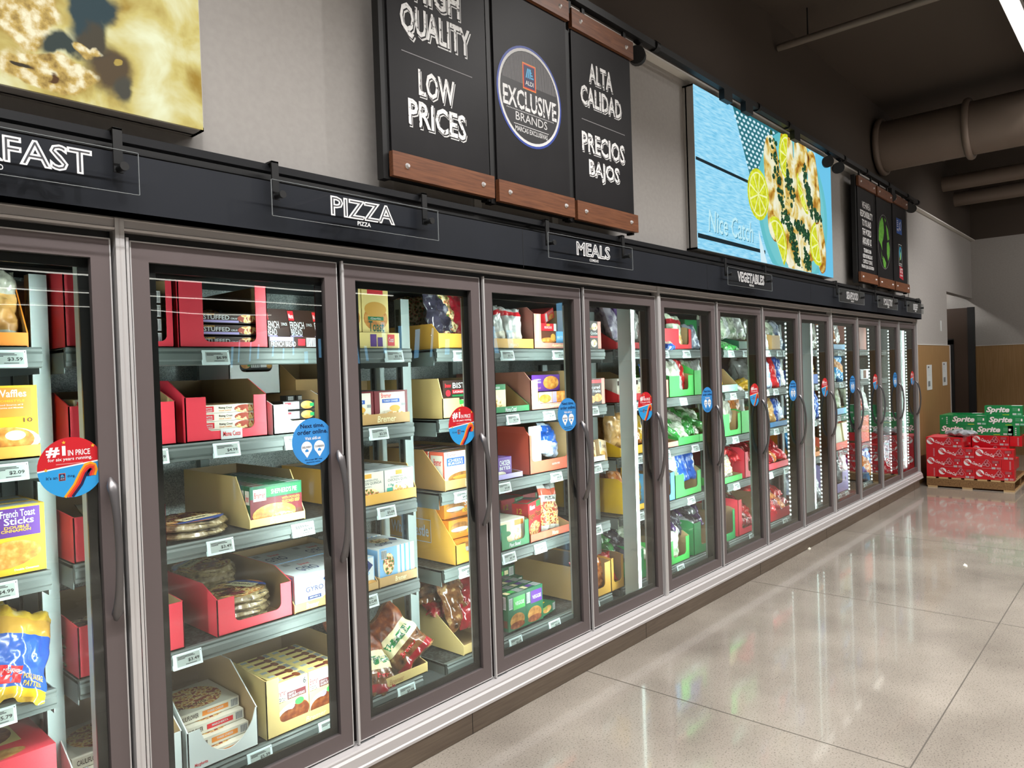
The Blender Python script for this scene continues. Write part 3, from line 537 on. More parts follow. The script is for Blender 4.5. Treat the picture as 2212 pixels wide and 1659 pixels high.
for ci, (c0, c1, drs) in enumerate(CASES):
    th = thing('glass_door_freezer', CL[ci], 'freezer', (c0, 0, 0)); X = lambda x: x-c0; L = c1-c0
    b = MB(); yb = 1.02
    b.poly([(0, yb, .1), (L, yb, .1), (L, yb, 2.1), (0, yb, 2.1)], LINER); b.box(0, L, .04, yb, .1, .14, LINP); b.box(0, L, .03, yb, 2.062, 2.09, LINP); b.poly([(0, yb+.02, .0), (L, yb+.02, .0), (L, yb+.02, 2.1), (0, yb+.02, 2.1)], LINP)
    if ci == 0: b.box(0, .02, .04, yb, .1, 2.09, LINER)
    if ci == 3: b.box(L-.03, L-.002, .04, yb, .1, 2.09, LINER)
    b.build('interior_liner', th)
    b = MB(); b.box(0, L, -.004, .04, 0, .16, KICK); b.box(0, L, .03, .06, .14, .21, GASK)
    for q in ((1.42,) if ci == 0 else (1.42, 2.9)): b.box(q, q+.003, -.0046, 0, 0, .13, BLK)
    b.build('kick_plate', th)
    b = MB(); b.prism([(.03, .2), (-.03, .196), (-.034, .19), (-.034, .182), (-.045, .176), (-.047, .14), (-.052, .135), (-.052, .124), (-.046, .12), (.02, .12)], 0, 0, L, SILV); b.build('bumper_rail', th)
    b = MB(); b.prism([(.05, 2.09), (-.012, 2.09), (-.014, 2.097), (-.008, 2.1), (-.008, 2.122), (-.013, 2.126), (-.013, 2.136), (.05, 2.14)], 0, 0, L, SILV); b.box(0, L, .028, .06, 2.05, 2.1, GASK); b.box(0, L, .04, .09, 2.04, 2.05, GASK)
    b.build('header_rail', th)
    b = MB(); b.box(-.013, .013, -.016, .03, .16, 2.13, SILVL) if ci else b.box(.0, .013, -.016, .03, .16, 2.13, SILVL); b.box(-.002, .002, -.0165, 0, .19, 2.13, SILV); b.build('joint_strip', th)
    if ci == 3:
        b = MB(); b.box(L-.004, L+.035, -.016, .06, .125, 2.13, SILVL); b.box(L+.002, L+.034, .06, YW, 0, 2.13, SILV); b.build('end_panel', th)
    if ci in (1, 2, 3):
        b = MB(); b.box(-.042, -.006, .165, .268, .12, 2.06, POSTM); b.build('frame_post', th)
    for k in drs:
        xr = mx(k)-.008; r = bpy.data.objects.new('door', DM['frame']); COL.objects.link(r); r.parent = th; r.location = (X(xr), 0, 0)
        for n in ('gasket', 'glass_pane', 'handle', 'hinge'): child(n, DM[n], r)
        child('sticker', STK[k % 2], r, (-.126, .0115 if False else .0105, 1.39))
        b = MB(); xm = mx(k)
        if k < 12: b.box(xm-.036, xm+.03, .03, .092, .14, 2.06, GASK)
        else: b.box(xm-.036, xm+.0, .03, .092, .14, 2.06, GASK)
        b.box(xm-.026, xm-.004, .092, .11, .28, 1.98, M('led_channel', '#dfe6e4', .4))
        mo = b.build('mullion', th, (-c0, 0, 0))
        b = MB()
        for q in range(46 if k > 6 else 20): z = .3+q*(1.66/(45 if k > 6 else 19)); b.box(xm-.02, xm-.01, .11, .113, z, z+.012, LED)
        for q in range(46 if k > 6 else 0): z = .3+q*(1.66/45); b.box(xm-.0275, xm-.026, .096, .106, z, z+.013, LED)
        b.build('led_strip', mo)
        b = MB(); b.box(xr-DW-.014, xr-DW-.006, -.012, .0, ZB-.002, ZT+.006, SILVL); b.build('hinge_trim', th, (-c0, 0, 0))

# ---------------------------------------------------------------- shelf racks and price labels
RZ = [1.752, 1.403, 1.043, .662, .197]; RAILM = M('rail_grey', '#5b6360', .5, .1); DECK = Mnoise('deck_grid', [(.48, '#16191a'), (.52, '#363d3f')], 60, .5, 1, (1, 1, 1), interp='CONSTANT'); BRK = M('galvanised', '#848e8c', .42, .4)
UPR = M('upright_zinc', '#8f9a98', .35, .4)
TAGF, TAGS, TAGT = M('tag_white', '#dff0f0', .4), M('tag_screen', '#a9b3ae', .5), M('tag_ink', '#1c1f1f', .6)
BAYS = [(-1.55, -.142), (-.075, 1.385), (1.545, 2.985), (3.105, 4.53), (4.66, 6.1), (6.26, 7.68), (7.82, 9.26)]
RACKP = ('breakfast foods', 'pizzas', 'ready meals', 'snacks and green bags', 'vegetable bags', 'seafood bags', 'poultry packs')
TAGSX = {(0, 0): [(-0.238, '$3.59')], (0, 1): [(-0.246, '$2.09')], (0, 2): [(-0.288, '$4.99')], (0, 3): [(-0.306, '$5.79')], (1, 0): [(0.426, '$6.99'), (1.277, '$5.79')], (1, 1): [(0.454, '$4.99'), (0.185, '$5.49'), (0.75, '$4.29'), (1.173, '$2.59')], (1, 2): [(0.415, '$3.49'), (0.767, '$6.99'), (1.201, '$3.09')], (1, 3): [(0.276, '$3.49'), (1.083, '$12.49')], (1, 4): [(0.54, '$5.39'), (0.858, '$5.99'), (1.28, '$5.99')], (2, 0): [(1.707, '$4.99'), (2.056, '$3.79'), (2.501, '$3.49')], (2, 1): [(2.084, '$3.98'), (2.397, '$3.49'), (2.836, '$3.49')], (2, 2): [(1.68, '$4.99'), (1.995, '$3.85'), (2.447, '$4.29'), (2.851, '$3.29')], (2, 3): [(1.694, '$5.49'), (2.017, '$3.99'), (2.279, '$6.29'), (2.831, '$3.85')], (2, 4): [(2.047, '$2.69'), (2.386, '$3.49'), (2.784, '$2.99')], (3, 0): [(3.341, '$3.99'), (3.725, '$4.15'), (4.041, '$2.85')], (3, 1): [(3.31, '$3.19'), (3.972, '$1.95')], (3, 2): [(3.346, '$6.29'), (3.703, '$4.75'), (4.135, '$2.15')], (3, 3): [(3.337, '$3.75'), (4.047, '$2.25')], (3, 4): [(3.858, '$1.85')], (4, 0): [(4.787, '$2.35'), (5.071, '$2.45'), (5.525, '$5.85'), (5.788, '$6.49'), (5.932, '$7.49')], (4, 1): [(4.807, '$2.65'), (5.093, '$3.15'), (5.471, '$5.99'), (5.688, '$6.99')], (4, 2): [(4.827, '$2.95'), (5.674, '$6.79'), (5.902, '$7.29')], (4, 3): [(4.82, '$3.35'), (5.511, '$8.29'), (5.875, '$8.79')], (4, 4): [(5.087, '$9.49'), (5.82, '$9.29')], (5, 0): [(6.589, '$7.99'), (6.785, '$8.49'), (7.468, '$5.29')], (5, 1): [(6.563, '$8.99'), (6.758, '$9.99'), (7.486, '$5.69')], (5, 2): [(6.637, '$7.79'), (7.364, '$6.19')], (5, 4): [(6.613, '$9.79'), (7.349, '$7.19'), (7.583, '$7.59')], (5, 3): [(7.427, '$6.59')], (6, 4): [(8.246, '$8.19'), (8.886, '$8.39')]}
def tagmesh(price):
    b = MB(); F = FR(0, 0, 0); b.box(-.052, .052, 0, .012, 0, .054, TAGF); b.rect(F, -.04, .008, .044, .047, TAGS); b.text(F, price, .0, .018, .04, .03, TAGT, .0012, .02)
    for v, u in ((.041, .02), (.037, .026), (.033, -.01)): b.rect(F, -.037, v, u, v+.0022, TAGT, .001)
    b.rect(F, -.01, .011, .03, .013, TAGT, .001); b.rect(F, .046, .046, .049, .049, TAGT, .001); return b.data('price_tag')
TAGM = {}
for bi, (x0, x1) in enumerate(BAYS):
    th = thing('shelf_rack', f'five tier freezer shelf rack holding {RACKP[bi]}', 'rack', (x0, .3, 0)); L = x1-x0
    for ri, z in enumerate(RZ):
        b = MB(); b.box(0, L, .015, .6, z-.016, z-.006, DECK)
        b.prism([(.03, z-.004), (.0, z), (-.004, z-.006), (.0, z-.014), (-.006, z-.022), (-.006, z-.044), (.0, z-.05), (-.002, z-.062), (.012, z-.066), (.014, z-.01)], 0, 0, L, RAILM)
        for xx in (0, L-.003): b.box(xx, xx+.003, .02, .58, z-.085, z-.004, BRK)
        o = b.build('shelf', th)
        for tx, pr in TAGSX.get((bi, ri), ()):
            if pr not in TAGM: TAGM[pr] = tagmesh(pr)
            c = child('price_tag', TAGM[pr], o, (tx-x0, -.016, z-.062)); c.rotation_euler = (-.22, 0, 0)
    xc = (BAYS[bi-1][1]-x0)/2 if bi else -.035
    for yy in (.13, .34, .54):
        b = MB(); b.box(xc-.026, xc+.026, yy, yy+.05, .14, 2.0, UPR); b.box(xc-.028, xc-.026, yy+.012, yy+.038, .2, 1.95, LINP)
        for q in range(34): b.box(xc-.029, xc-.028, yy+.02, yy+.03, .24+q*.05, .265+q*.05, BLK)
        b.build('upright', th)
    b = MB(); b.box(L*.5, L*.5+.04, .64, .68, .14, 2.0, BRK); b.build('upright', th)
from mathutils import noise as _nz
NZ = _nz.noise
# ---------------------------------------------------------------- packaged goods
ROWN = ('top shelf', 'second shelf', 'third shelf', 'fourth shelf', 'bottom shelf')
DOORN = ('leftmost cut-off door', 'door under PIZZA sign', 'door with TV-dinner boxes') 
DN = {0: 'leftmost door', 1: 'first full door', 2: 'second full door', 3: 'third full door', 4: 'fourth full door', 5: 'fifth full door', 6: 'sixth full door', 7: 'seventh full door', 8: 'eighth full door', 9: 'ninth full door', 10: 'tenth full door', 11: 'eleventh full door', 12: 'twelfth full door'}
def where(r, d): return f', {ROWN[r]}, {DN[d]}'
def tray(desc, d, r, x0, x1, hf, hb, col, lip=None, cut=(.2, .8), dep=.5, ys=.14, y0=.312, inner='kraftin', logo=None, side=None, smile=False, z=None):
    z = RZ[r]+.001 if z is None else z; w = x1-x0; t = .004; b = MB(); side = side or col
    prof = [(0, 0), (dep, 0), (dep, hb), (ys, hb), (0, hf)]
    b.prism(prof, 0, 0, t, col, (side, inner)); b.prism(prof, 0, w-t, w, col, (inner, side))
    b.box(t, w-t, dep-t, dep, 0, hb, col, front=inner); b.box(t, w-t, 0, dep, 0, t, inner)
    if lip is None: b.box(t, w-t, 0, t, 0, hf, col, back=inner)
    else:
        a, c = cut[0]*w, cut[1]*w; n = 8; rr = min(.025, hf-lip)
        if smile: pts = [(0, 0), (w, 0), (w, hf)]+[(a+(c-a)*(1-q/16), hf-(hf-lip)*math.sin(PI*(1-q/16))**.6) for q in range(17)]+[(0, hf)]
        else: pts = [(0, 0), (w, 0), (w, hf), (c, hf)]+[(c-rr+rr*math.cos(q*PI/2/n), lip+rr-rr*math.sin(q*PI/2/n)) for q in range(n+1)]+[(a+rr-rr*math.sin(q*PI/2/n), lip+rr-rr*math.cos(q*PI/2/n)) for q in range(n+1)]+[(a, hf), (0, hf)]
        pts = [p for p in pts]
        A = [(p, 0, q) for p, q in pts]; B = [(p, t, q) for p, q in pts]; k = len(pts)
        # fill the cut front in two halves plus lip so that concave outlines stay clean
        m0 = b.mi(col); b0 = len(b.v); b.v += A+B
        b.f.append(tuple(range(b0, b0+k))); b.m.append(m0); b.sm.append(False); b.f.append(tuple(range(b0+2*k-1, b0+k-1, -1))); b.m.append(b.mi(inner)); b.sm.append(False)
        for i in range(k): b.f.append((b0+i, b0+k+i, b0+k+(i+1) % k, b0+(i+1) % k)); b.m.append(m0); b.sm.append(False)
    if logo:
        tx, lc, u0, v0, u1, v1 = logo; b.text(FR(0, 0, 0), tx, u0*w, v0, u1*w, v1, lc, .0012, .015, .15)
    return tag(b.build('display_tray', None, (x0, y0, z)), desc+where(r, d), 'tray')
def draw(b, F, w, h, design):
    for i_, it in enumerate([q.strip() for q in design.split(';') if q.strip()]):
        p = it.split(' ', 6); k = p[0]; e = .0005+.00018*i_
        if k == 'r': b.rect(F, float(p[2])*w, float(p[3])*h, float(p[4])*w, float(p[5])*h, p[1], e)
        elif k == 'e': b.ell(F, float(p[2])*w, float(p[3])*h, float(p[4])*w, float(p[5])*h, p[1], e)
        elif k == 'd': u, v, a, c = [float(q) for q in p[2:6]]; b.shape(F, [(u*w, (v-c)*h), ((u+a)*w, v*h), (u*w, (v+c)*h), ((u-a)*w, v*h)], p[1], e)
        elif k == 't': b.text(F, p[6], float(p[2])*w, float(p[3])*h, float(p[4])*w, float(p[5])*h, p[1], e, .015)
        elif k == 'b':
            u0, v0, u1, v1 = [float(q) for q in p[2:6]]; b.rect(F, u0*w, v0*h, u1*w, v1*h, 'white', e); n = 9
            for q in range(n): b.rect(F, (u0+(u1-u0)*(q+.25)/n)*w, (v0+.06*(v1-v0))*h, (u0+(u1-u0)*(q+.6+.2*(q % 2))/n)*w, (v1-.06*(v1-v0))*h, 'black', e+.0002)
def carton(desc, d, r, x0, x1, z0, z1, y0, y1, base, front='', side='', top='', sc=None, tc=None, name='frozen_food_box', rot=(0, 0, 0), label=None):
    w, h, dp = x1-x0, z1-z0, y1-y0; b = MB(); b.box(0, w, 0, dp, 0, h, base, left=sc or base, right=sc or base, top=tc or base)
    draw(b, FR(0, 0, 0), w, h, front); draw(b, FL(0, dp, 0), dp, h, side); draw(b, FT(0, 0, h), w, dp, top)
    return tag(b.build(name, None, (x0, y0, z0), rot), label or desc+where(r, d), 'box')
def rep(o, n, step, labels):
    for i in range(1, n):
        c = o.copy(); COL.objects.link(c); c.location = Vector(o.location)+Vector(step)*i; c['label'] = labels(i); LABELS[c['label']] = 1
def row(desc, tail, d, r, n, step, *a, **k):     # n copies, each with its own ordinal
    L = lambda i: f'{("front" if i == 0 else ORD[i])} {desc}{tail}{where(r, d)}'
    o = carton('', d, r, *a, label=L(0), **k); rep(o, n, step, L); return o
BAGC = {}
def bagmesh(w, h, t, mat, seed, bands=(), prt=None):
    rnd = random.Random(seed); ph = [rnd.uniform(0, 6.28) for _ in range(8)]; nu, nv = 22, 28; b = MB()
    def hgt(u, v):
        a = max(0, 1-abs(u)**2.6)**.55*max(0, 1-abs(v)**4)**.5
        wr = .16*math.sin(5*u+3*v+ph[0])+.12*math.sin(9*v-4*u+ph[1])+.09*math.sin(13*u+ph[2]+5*v)+.07*math.sin(21*v+ph[3]+7*u)
        q = Vector((u*2.2+seed*3.1, v*2.6, seed*1.7)); cr = abs(NZ(q))*.9+abs(NZ(q*2.3))*.5+abs(NZ(q*4.9))*.22
        return t/2*a*(1+wr*.6-cr*.42+.1)
    def P(u, v, s): 
        ed = .05*math.sin(7*v+ph[4])*abs(u)*w+.03*w*math.sin(11*v+ph[5])*abs(u); fl = .012*math.sin(10*u+ph[6])*(abs(v)**6)
        return (u*w/2*(1-.1*(1-abs(v)**3))+ed*.5, fl-s*hgt(u, v), v*h/2*(1+.04*math.sin(4*u+ph[7])*abs(v)))
    for s in (1, -1):
        vs = [P(-1+2*i/nu, -1+2*j/nv, s) for j in range(nv+1) for i in range(nu+1)]
        for j in range(nv):
            v = -1+2*(j+.5)/nv; m = mat
            for v0, v1, mm in bands:
                if v0 <= v <= v1: m = mm
            if j in (0, nv-1): m = bands[0][2] if False else m
            fs = []
            for i in range(nu):
                q = j*(nu+1)+i; f = (q, q+1, q+nu+2, q+nu+1); fs.append(f if s == 1 else f[::-1])
            mi = b.mi(m)
            if j == 0: base = len(b.v); b.v += vs
            for f in fs: b.f.append(tuple(base+k for k in f)); b.m.append(mi); b.sm.append(True)
    for tx, u0, v0, u1, v1, m in (prt or ()):
        v_, f_, bb = text_data(tx, .015, 0)
        if tx == '#': v_, f_, bb = [(i/6, j/4) for j in range(5) for i in range(7)], [(j*7+i, j*7+i+1, j*7+i+8, j*7+i+7) for j in range(4) for i in range(6)], (0, 1, 0, 1)
        pp = []
        for x, y in v_:
            u = u0+(x-bb[0])/(bb[1]-bb[0])*(u1-u0); v = v0+(y-bb[2])/(bb[3]-bb[2])*(v1-v0); q = P(u, v, 1); pp.append((q[0], q[1]-(.0025 if tx != '#' else .0012), q[2]))
        b.add(pp, f_, m)
    return b.data('frozen_food_bag')
def bag(label, x, y, z, w, h, t, mat, rot=(0, 0, 0), seed=1, bands=(), prt=None, name='frozen_food_bag', group=None):
    key = (round(w, 2), round(h, 2), round(t, 2), mat, seed % 5, tuple(bands), str(prt))
    if key not in BAGC: BAGC[key] = bagmesh(w, h, t, mat, seed, bands, prt)
    o = bpy.data.objects.new(name, BAGC[key]); COL.objects.link(o); o.location = (x, y, z); o.rotation_euler = rot
    return tag(o, label, 'bag', group)
BIT = 0
def pile(desc, d, r, x0, x1, n, mats, lift=.06, w=.2, h=.24, t=.07, y=.42, stand=False, rows=1, seed=3):
    rnd = random.Random(seed+n*7+int(x0*100)); k = 0; z0 = RZ[r]+.001
    for j in range(rows):
        m = n//rows+(1 if j < n % rows else 0)
        for i in range(m):
            x = x0+(x1-x0)*(i+.5)/m+rnd.uniform(-.01, .01)
            if stand: rot = (rnd.uniform(-.35, -.12), rnd.uniform(-.2, .2), rnd.uniform(-.5, .5)); zz = z0+lift+h*.46; yy = y+j*.11+rnd.uniform(-.01, .01)
            else: rot = (rnd.uniform(-1.25, -.85), rnd.uniform(-.25, .25), rnd.uniform(-.9, .9)); zz = z0+lift+t*.5+j*t*.75+rnd.uniform(0, .02); yy = y+j*.07+rnd.uniform(-.02, .02)
            rw = '' if rows == 1 else (('front ', 'middle ', 'back ', 'rearmost ')[j])
            ms = mats[k % len(mats)]
            bag(f'{ORD[i]} {desc} from left, {rw}row{where(r, d)}', x, yy, zz, w*rnd.uniform(.9, 1.05), h, t, ms, rot, rnd.randrange(99)); k += 1
def pizza(label, x, y, z, r, th=.03, tilt=(0, 0, 0), seed=0):
    b = MB(); rnd = random.Random(seed); n = 36; rings = [(0, th*.95), (.3, th), (.6, th*.98), (.82, th*1.02), (.9, th*1.0), (.97, th*.7), (1.03, th*.35), (1.0, .003), (.0, 0)]
    for a in range(len(rings)-1):
        m = 'f_pizza' if a < 3 else 'f_bread' if a < 4 else 'b_wrap'
        A = []
        for rr, h in (rings[a], rings[a+1]):
            for i in range(n): t = 2*PI*i/n; w = 1+(.03*math.sin(9*t+seed)+.02*math.sin(17*t)) if rr > .9 else 1; A.append((r*rr*w*math.cos(t), r*rr*w*math.sin(t), h+(.003*math.sin(5*t+seed+a) if 0 < rr < 1 else 0)))
        b.add(A, [(i, n+i, n+(i+1) % n, (i+1) % n) for i in range(n)], m, True)
    F = FT(0, 0, th*1.02+.002); R2 = r*.95
    b.poly([b.pt(F, R2*math.cos(t), R2*math.sin(t), .002) for t in (-2.5+1.9*i/14 for i in range(15))], 'p_blue'); b.poly([b.pt(F, R2*.98*math.cos(t), R2*.98*math.sin(t), .0028) for t in (-2.2+.9*i/10 for i in range(11))], 'f_orangelabel')
    b.rect(F, -r*.45, -r*.62, r*.5, -r*.2, 'cream', .004); b.text(F, 'ORIGINAL', -r*.38, -r*.5, r*.42, -r*.34, 'choc', .0052, .015)
    for i in range(9): t = rnd.uniform(0, 6.28); q = rnd.uniform(.1, .75); b.ell(F, r*q*math.cos(t), abs(r*q*math.sin(t))*.9, .017, .017, 'maroon', .003, 10)
    return tag(b.build('wrapped_pizza', None, (x, y, z), tilt), label, 'pizza')
Mnoise('f_orangelabel', [(.4, '#c8642a'), (.6, '#e59a4a')], 30, .3)
R1, R2, R3, R4, R5 = RZ
# ---- bay A: breakfast (leftmost door)
tray('orange display tray with kraft sides holding bagged pastries', 0, 0, -.5, -0.174, .045, .25, 'orange', dep=.5)
bag('clear bag of round bread rolls in the orange tray, top shelf, leftmost door', -0.238-.02, .4, R1+.13, .19, .24, .11, 'b_clear', (-.2, 0, .2), 3, ((-.7, .3, 'f_bread'),))
tray('orange display tray of waffle boxes', 0, 1, -.46, -0.153, .04, .1, 'gold', dep=.5)
row('yellow waffle box', ' in the orange tray', 0, 1, 3, (0, .075, 0), -0.153-.2, -0.153-.002, R2+.008, 1.633, .32, .39, 'yellow', 't red .05 .6 .3 .68 BREAKFAST;t maroon .05 .52 .3 .6 Best;e orange .2 .75 .1 .07;r orange .38 .56 .92 .97;t white .43 .84 .85 .94 Waffles;t yellow .45 .77 .82 .8 HOMESTYLE;t white .45 .72 .8 .74 Good Source of 9;t white .45 .68 .8 .7 Vitamins and Minerals;t brown .8 .48 .92 .54 10;e f_white .55 .22 .47 .2;e f_waffle .56 .24 .38 .18;e f_waffle .25 .15 .25 .1;e cream .68 .3 .14 .07;b x .78 .04 .98 .12', '', 'r brown .05 .1 .95 .9', name='waffle_box')
row('yellow french toast sticks box', '', 0, 2, 3, (0, .09, 0), -0.149-.22, -0.149, R3+.003, 1.258, .318, .4, 'yellow', 't red .05 .7 .3 .78 BREAKFAST;t maroon .05 .62 .3 .69 Best;r purple .42 .55 .94 .97;t white .46 .84 .88 .94 French Toast;t white .5 .73 .86 .83 Sticks;t yellow .5 .67 .8 .71 DOUBLE;t yellow .46 .62 .82 .66 CINNAMON;e f_fry .6 .32 .34 .18;e f_fry .4 .2 .4 .1;e f_fry .3 .28 .3 .1;t white .6 .05 .9 .08 Double Cinnamon', '', 'r silver .05 .1 .95 .9', name='french_toast_box')
tray('red display tray with cut-away front behind sausage bags', 0, 3, -.46, -0.168, .1, .17, 'tred', .04, (.1, .75), y0=.36)
BB = ((-.95, -.8, 'p_yellow'), (-.8, .38, 'p_blue'), (.38, .72, 'p_gold'))
for i, (px, py, ry, l) in enumerate(((70, 1420, .42, 'blue and gold bag of sausage patties overhanging the shelf edge, fourth shelf, leftmost door'), (8, 1440, -.3, 'blue and gold sausage bag cut by the frame edge, fourth shelf, leftmost door'))):
    bag(l, -0.201-.02-.135*i, .36, R4+.12, .19, .29, .075, 'b_yellow', (-.55, ry, .12), 4+i, BB, (('#', -.75, -.72, -.05, -.35, 'p_red'), ('BREAKFAST', -.62, -.5, -.12, -.42, 'white'), ('PORK SAUSAGE', .0, -.62, .7, -.52, 'p_yellow'), ('PATTIES', .05, -.75, .6, -.66, 'p_yellow')))
bag('blue and gold bag lying at the back of the fourth shelf, leftmost door', -0.198, .52, R4+.14, .17, .26, .07, 'b_yellow', (-1.0, .9, .3), 7, BB)
carton('red carton with meatball picture and torn opening', 0, 4, -.5, -0.144, R5+.003, 0.481, .32, .72, 'tred', '', '', 'r tan .18 .3 .82 .86;e f_meat .35 .6 .14 .2;e f_meat .6 .55 .2 .22;e f_burger .5 .12 .3 .1')
# ---- bay B: pizzas (first full door)
MAMA = 'r ivory 0 0 1 1;r red .05 .15 .27 .85;t white .08 .5 .24 .75 Mama;t white .08 .22 .24 .46 Cozzi;t choc .36 .42 .6 .75 Rising Crust;t orange .36 .18 .58 .32 FOUR CHEESE;e f_pizza .84 .4 .2 .5'
PEPP = 'r ivory 0 0 1 1;e f_pizza .8 .4 .4 .5;r red .05 .2 .2 .8'
STUF = 'r red 0 .3 .09 .95;t white .01 .45 .08 .8 Mama;t gold .14 .78 .3 .92 CHEESE;t white .14 .36 .52 .78 STUFFED;t white .54 .4 .66 .56 CRUST;r lilac .13 .06 .66 .28;e f_pizza .8 .5 .16 .42;b x .95 .1 1 .9'
tray('red display tray with torn corner beside the post', 1, 0, -.07, 0.283, .24, .255, 'tred', .022, (.2, .93), dep=.55)
row('cheese pizza box', ' in red tray beside the post', 1, 0, 4, (0, 0, .05), 0.283-.33, 0.283-.035, R1+.01, R1+.056, .33, .6, 'choc', 'e f_pizza .74 .5 .16 .5;b x .88 .05 .99 .95;r silver .1 .2 .5 .8', name='pizza_box')
tray('red display tray with wide cut-away front and tall corner posts', 1, 0, 0.3, 0.654, .245, .25, 'tred', .022, (.26, .86), dep=.55, logo=None)
row('stuffed crust pizza box', ' in tall-cornered red tray', 1, 0, 3, (0, .0, .045), 0.363, 0.363+.27, R1+.006, R1+.044, .33, .6, 'choc', STUF, '', 'e f_pizza .5 .5 .4 .4', name='pizza_box')
row('stuffed crust pizza box', ' at back of tall-cornered tray', 1, 0, 4, (0, 0, .045), 0.363, 0.363+.27, R1+.006, R1+.044, .64, .84, 'choc', STUF, '', 'e f_pizza .5 .5 .4 .4', name='pizza_box')
FB = 'r red .04 .6 .26 .95;t white .06 .68 .24 .85 Mama;t white .06 .3 .62 .55 FRENCH;t white .06 .05 .5 .28 BREAD;r lilac .0 -.0 .5 .04;t white .72 .4 .95 .5 2 PACK'
row('dark french bread pizza box', ' leaning beside the red tray', 1, 0, 3, (.125, .01, 0), 0.666, 0.666+.118, R1+.05, R1+.17, .36, .4, 'choc', FB, rot=(-.25, 0, 0), name='pizza_box')
carton('french bread pizza box lying under the leaning boxes', 1, 0, 0.662, 0.662+.22, R1+.002, R1+.048, .32, .5, 'choc', 'r lilac .02 .6 .5 .95;t white .04 .1 .55 .55 FRENCH BREAD;r red .6 .2 .75 .8;b x .78 .1 .98 .9', name='pizza_box')
carton('plain dark green carton standing at the back', 1, 0, 0.99, 1.193, R1+.0, R1+.12, .74, .85, 'dgreen')
tray('red display tray of pepperoni pizzas beside the post', 1, 1, -.07, 0.277, .155, .2, 'tred', .03, (.1, .84), dep=.55)
row('pepperoni pizza box', ' in the red tray beside the post', 1, 1, 4, (0, 0, .037), 0.277-.32, 0.277-.055, R2+.03, R2+.065, .33, .62, 'ivory', 'e f_pizza .5 .5 .5 .5;r red .02 .2 .16 .8', '', 'e f_pizza .5 .5 .4 .4', name='pizza_box')
tray('red display tray of rising crust pizzas', 1, 1, 0.311, 0.638, .165, .23, 'tred', .035, (.24, .83), dep=.55)
row('rising crust pizza box', ' in the red tray', 1, 1, 4, (0, 0, .031), 0.368, 0.589, R2+.01, R2+.04, .33, .63, 'ivory', MAMA, '', 'e f_pizza .5 .5 .45 .45', name='pizza_box')
b = MB(); F = FR(0, 0, 0); b.box(0, .085, 0, .002, 0, .04, 'white'); b.text(F, 'Mama Cozzi', .008, .012, .078, .03, 'red', .001, .01); o = b.build('price_sticker', None, (0.443, .3095, R2+.002)); tag(o, 'small white brand sticker on front of the red rising crust tray', 'sticker')
tray('white display tray standing on pizza boxes at the back', 1, 1, 0.665, 0.907, .21, .22, 'wtray', .1, (.2, .85), dep=.3, y0=.66, z=R2+.16)
row('small burrito box', ' in the white tray at the back', 1, 1, 2, (0, 0, .05), 0.711, 0.878, R2+.27, R2+.318, .665, .78, 'black', 'b x .35 .2 .6 .9;e f_burger .2 .5 .14 .4;e f_burger .88 .5 .1 .4;r green .25 .3 .33 .7;r white .62 .2 .8 .9')
tray('white display tray of burger boxes', 1, 1, 0.663, 0.932, .12, .17, 'wtray', .05, (.25, .95), dep=.5)
row('small black and white burger box', ' in white tray', 1, 1, 2, (0, 0, .04), 0.717, 0.865, R2+.055, R2+.092, .325, .42, 'black', 'r white .02 .1 .5 .9;r red .05 .6 .25 .85;b x .05 .1 .3 .5;e f_burger .75 .5 .2 .45;r green .84 .3 .97 .7')
tray('kraft tray with torn flap behind the burger tray', 1, 1, 0.95, 1.162, .12, .2, 'kraft', None, dep=.3, y0=.6, z=R2+.1)
row('narrow black box', ' in kraft tray at back', 1, 1, 4, (.05, 0, 0), 0.85, 0.85+.045, R2+.06, R2+.15, .52, .57, 'black', 'b x .2 .5 .8 .95')
tray('torn red display tray edge', 1, 2, -.07, 0.227, .15, .16, 'tred', .02, (.1, .8), dep=.5)
bag('plastic wrapped white packet in the torn red tray, third shelf, first full door', .08, .42, R3+.09, .2, .2, .06, 'b_clear', (-.9, .3, .2), 2)
for i in range(2): pizza((f'wrapped round pepperoni pizza, upper of two, third shelf, first full door', 'wrapped round pepperoni pizza, lower of two, third shelf, first full door')[1-i], 0.381-.02, .46, R3+.003+.03*i, .145, .028, (0, 0, .2), i)
tray("kraft display tray holding a row of green shepherd's pie boxes", 1, 2, 0.546, 0.792, .035, .2, 'tan', dep=.56, ys=.1, logo=('Bremer', 'cream', .35, .008, .68, .03))
SHEP = 'r maroon 0 0 1 1;r dgreen 0 .68 1 1;r green .28 .7 .98 .95;t white .4 .76 .9 .88 SHEPHERD&S PIE;r ivory .06 .62 .3 .92;t red .08 .7 .28 .84 Bremer;t gold .6 .48 .95 .56 SEASONED BEEF;t gold .6 .58 .95 .64 WITH POTATO;e f_fry .45 .26 .42 .26;e f_veg .6 .15 .22 .12;r brown .86 .05 .98 .3'
row("green shepherd's pie box", ' in kraft tray', 1, 2, 12, (0, .042, 0), 0.547+.008, 0.793-.008, R3+.006, 1.206, .322, .362, 'dgreen', SHEP.replace('&', "'"), 'r ivory .1 .55 .9 .9;t red .2 .62 .8 .8 Bremer', 'r brown .05 .15 .3 .85;r silver .72 .1 .97 .6;r white .05 .0 .35 .12', name='pie_box')
tray('red display tray of wrapped pizzas beside the post', 1, 3, -.07, 0.277, .17, .18, 'tred', .05, (.1, .66), dep=.5)
for i in range(4): pizza(f'{ORD[i]} wrapped pizza from bottom in red tray beside the post, fourth shelf', .06, .47, R4+.008+i*.03, .13, .028, (0, 0, .5*i), i+3)
tray('red display tray with two stacks of wrapped pizzas', 1, 3, 0.401, 0.718, .14, .185, 'tred', .04, (.22, .84), dep=.58, ys=.12)
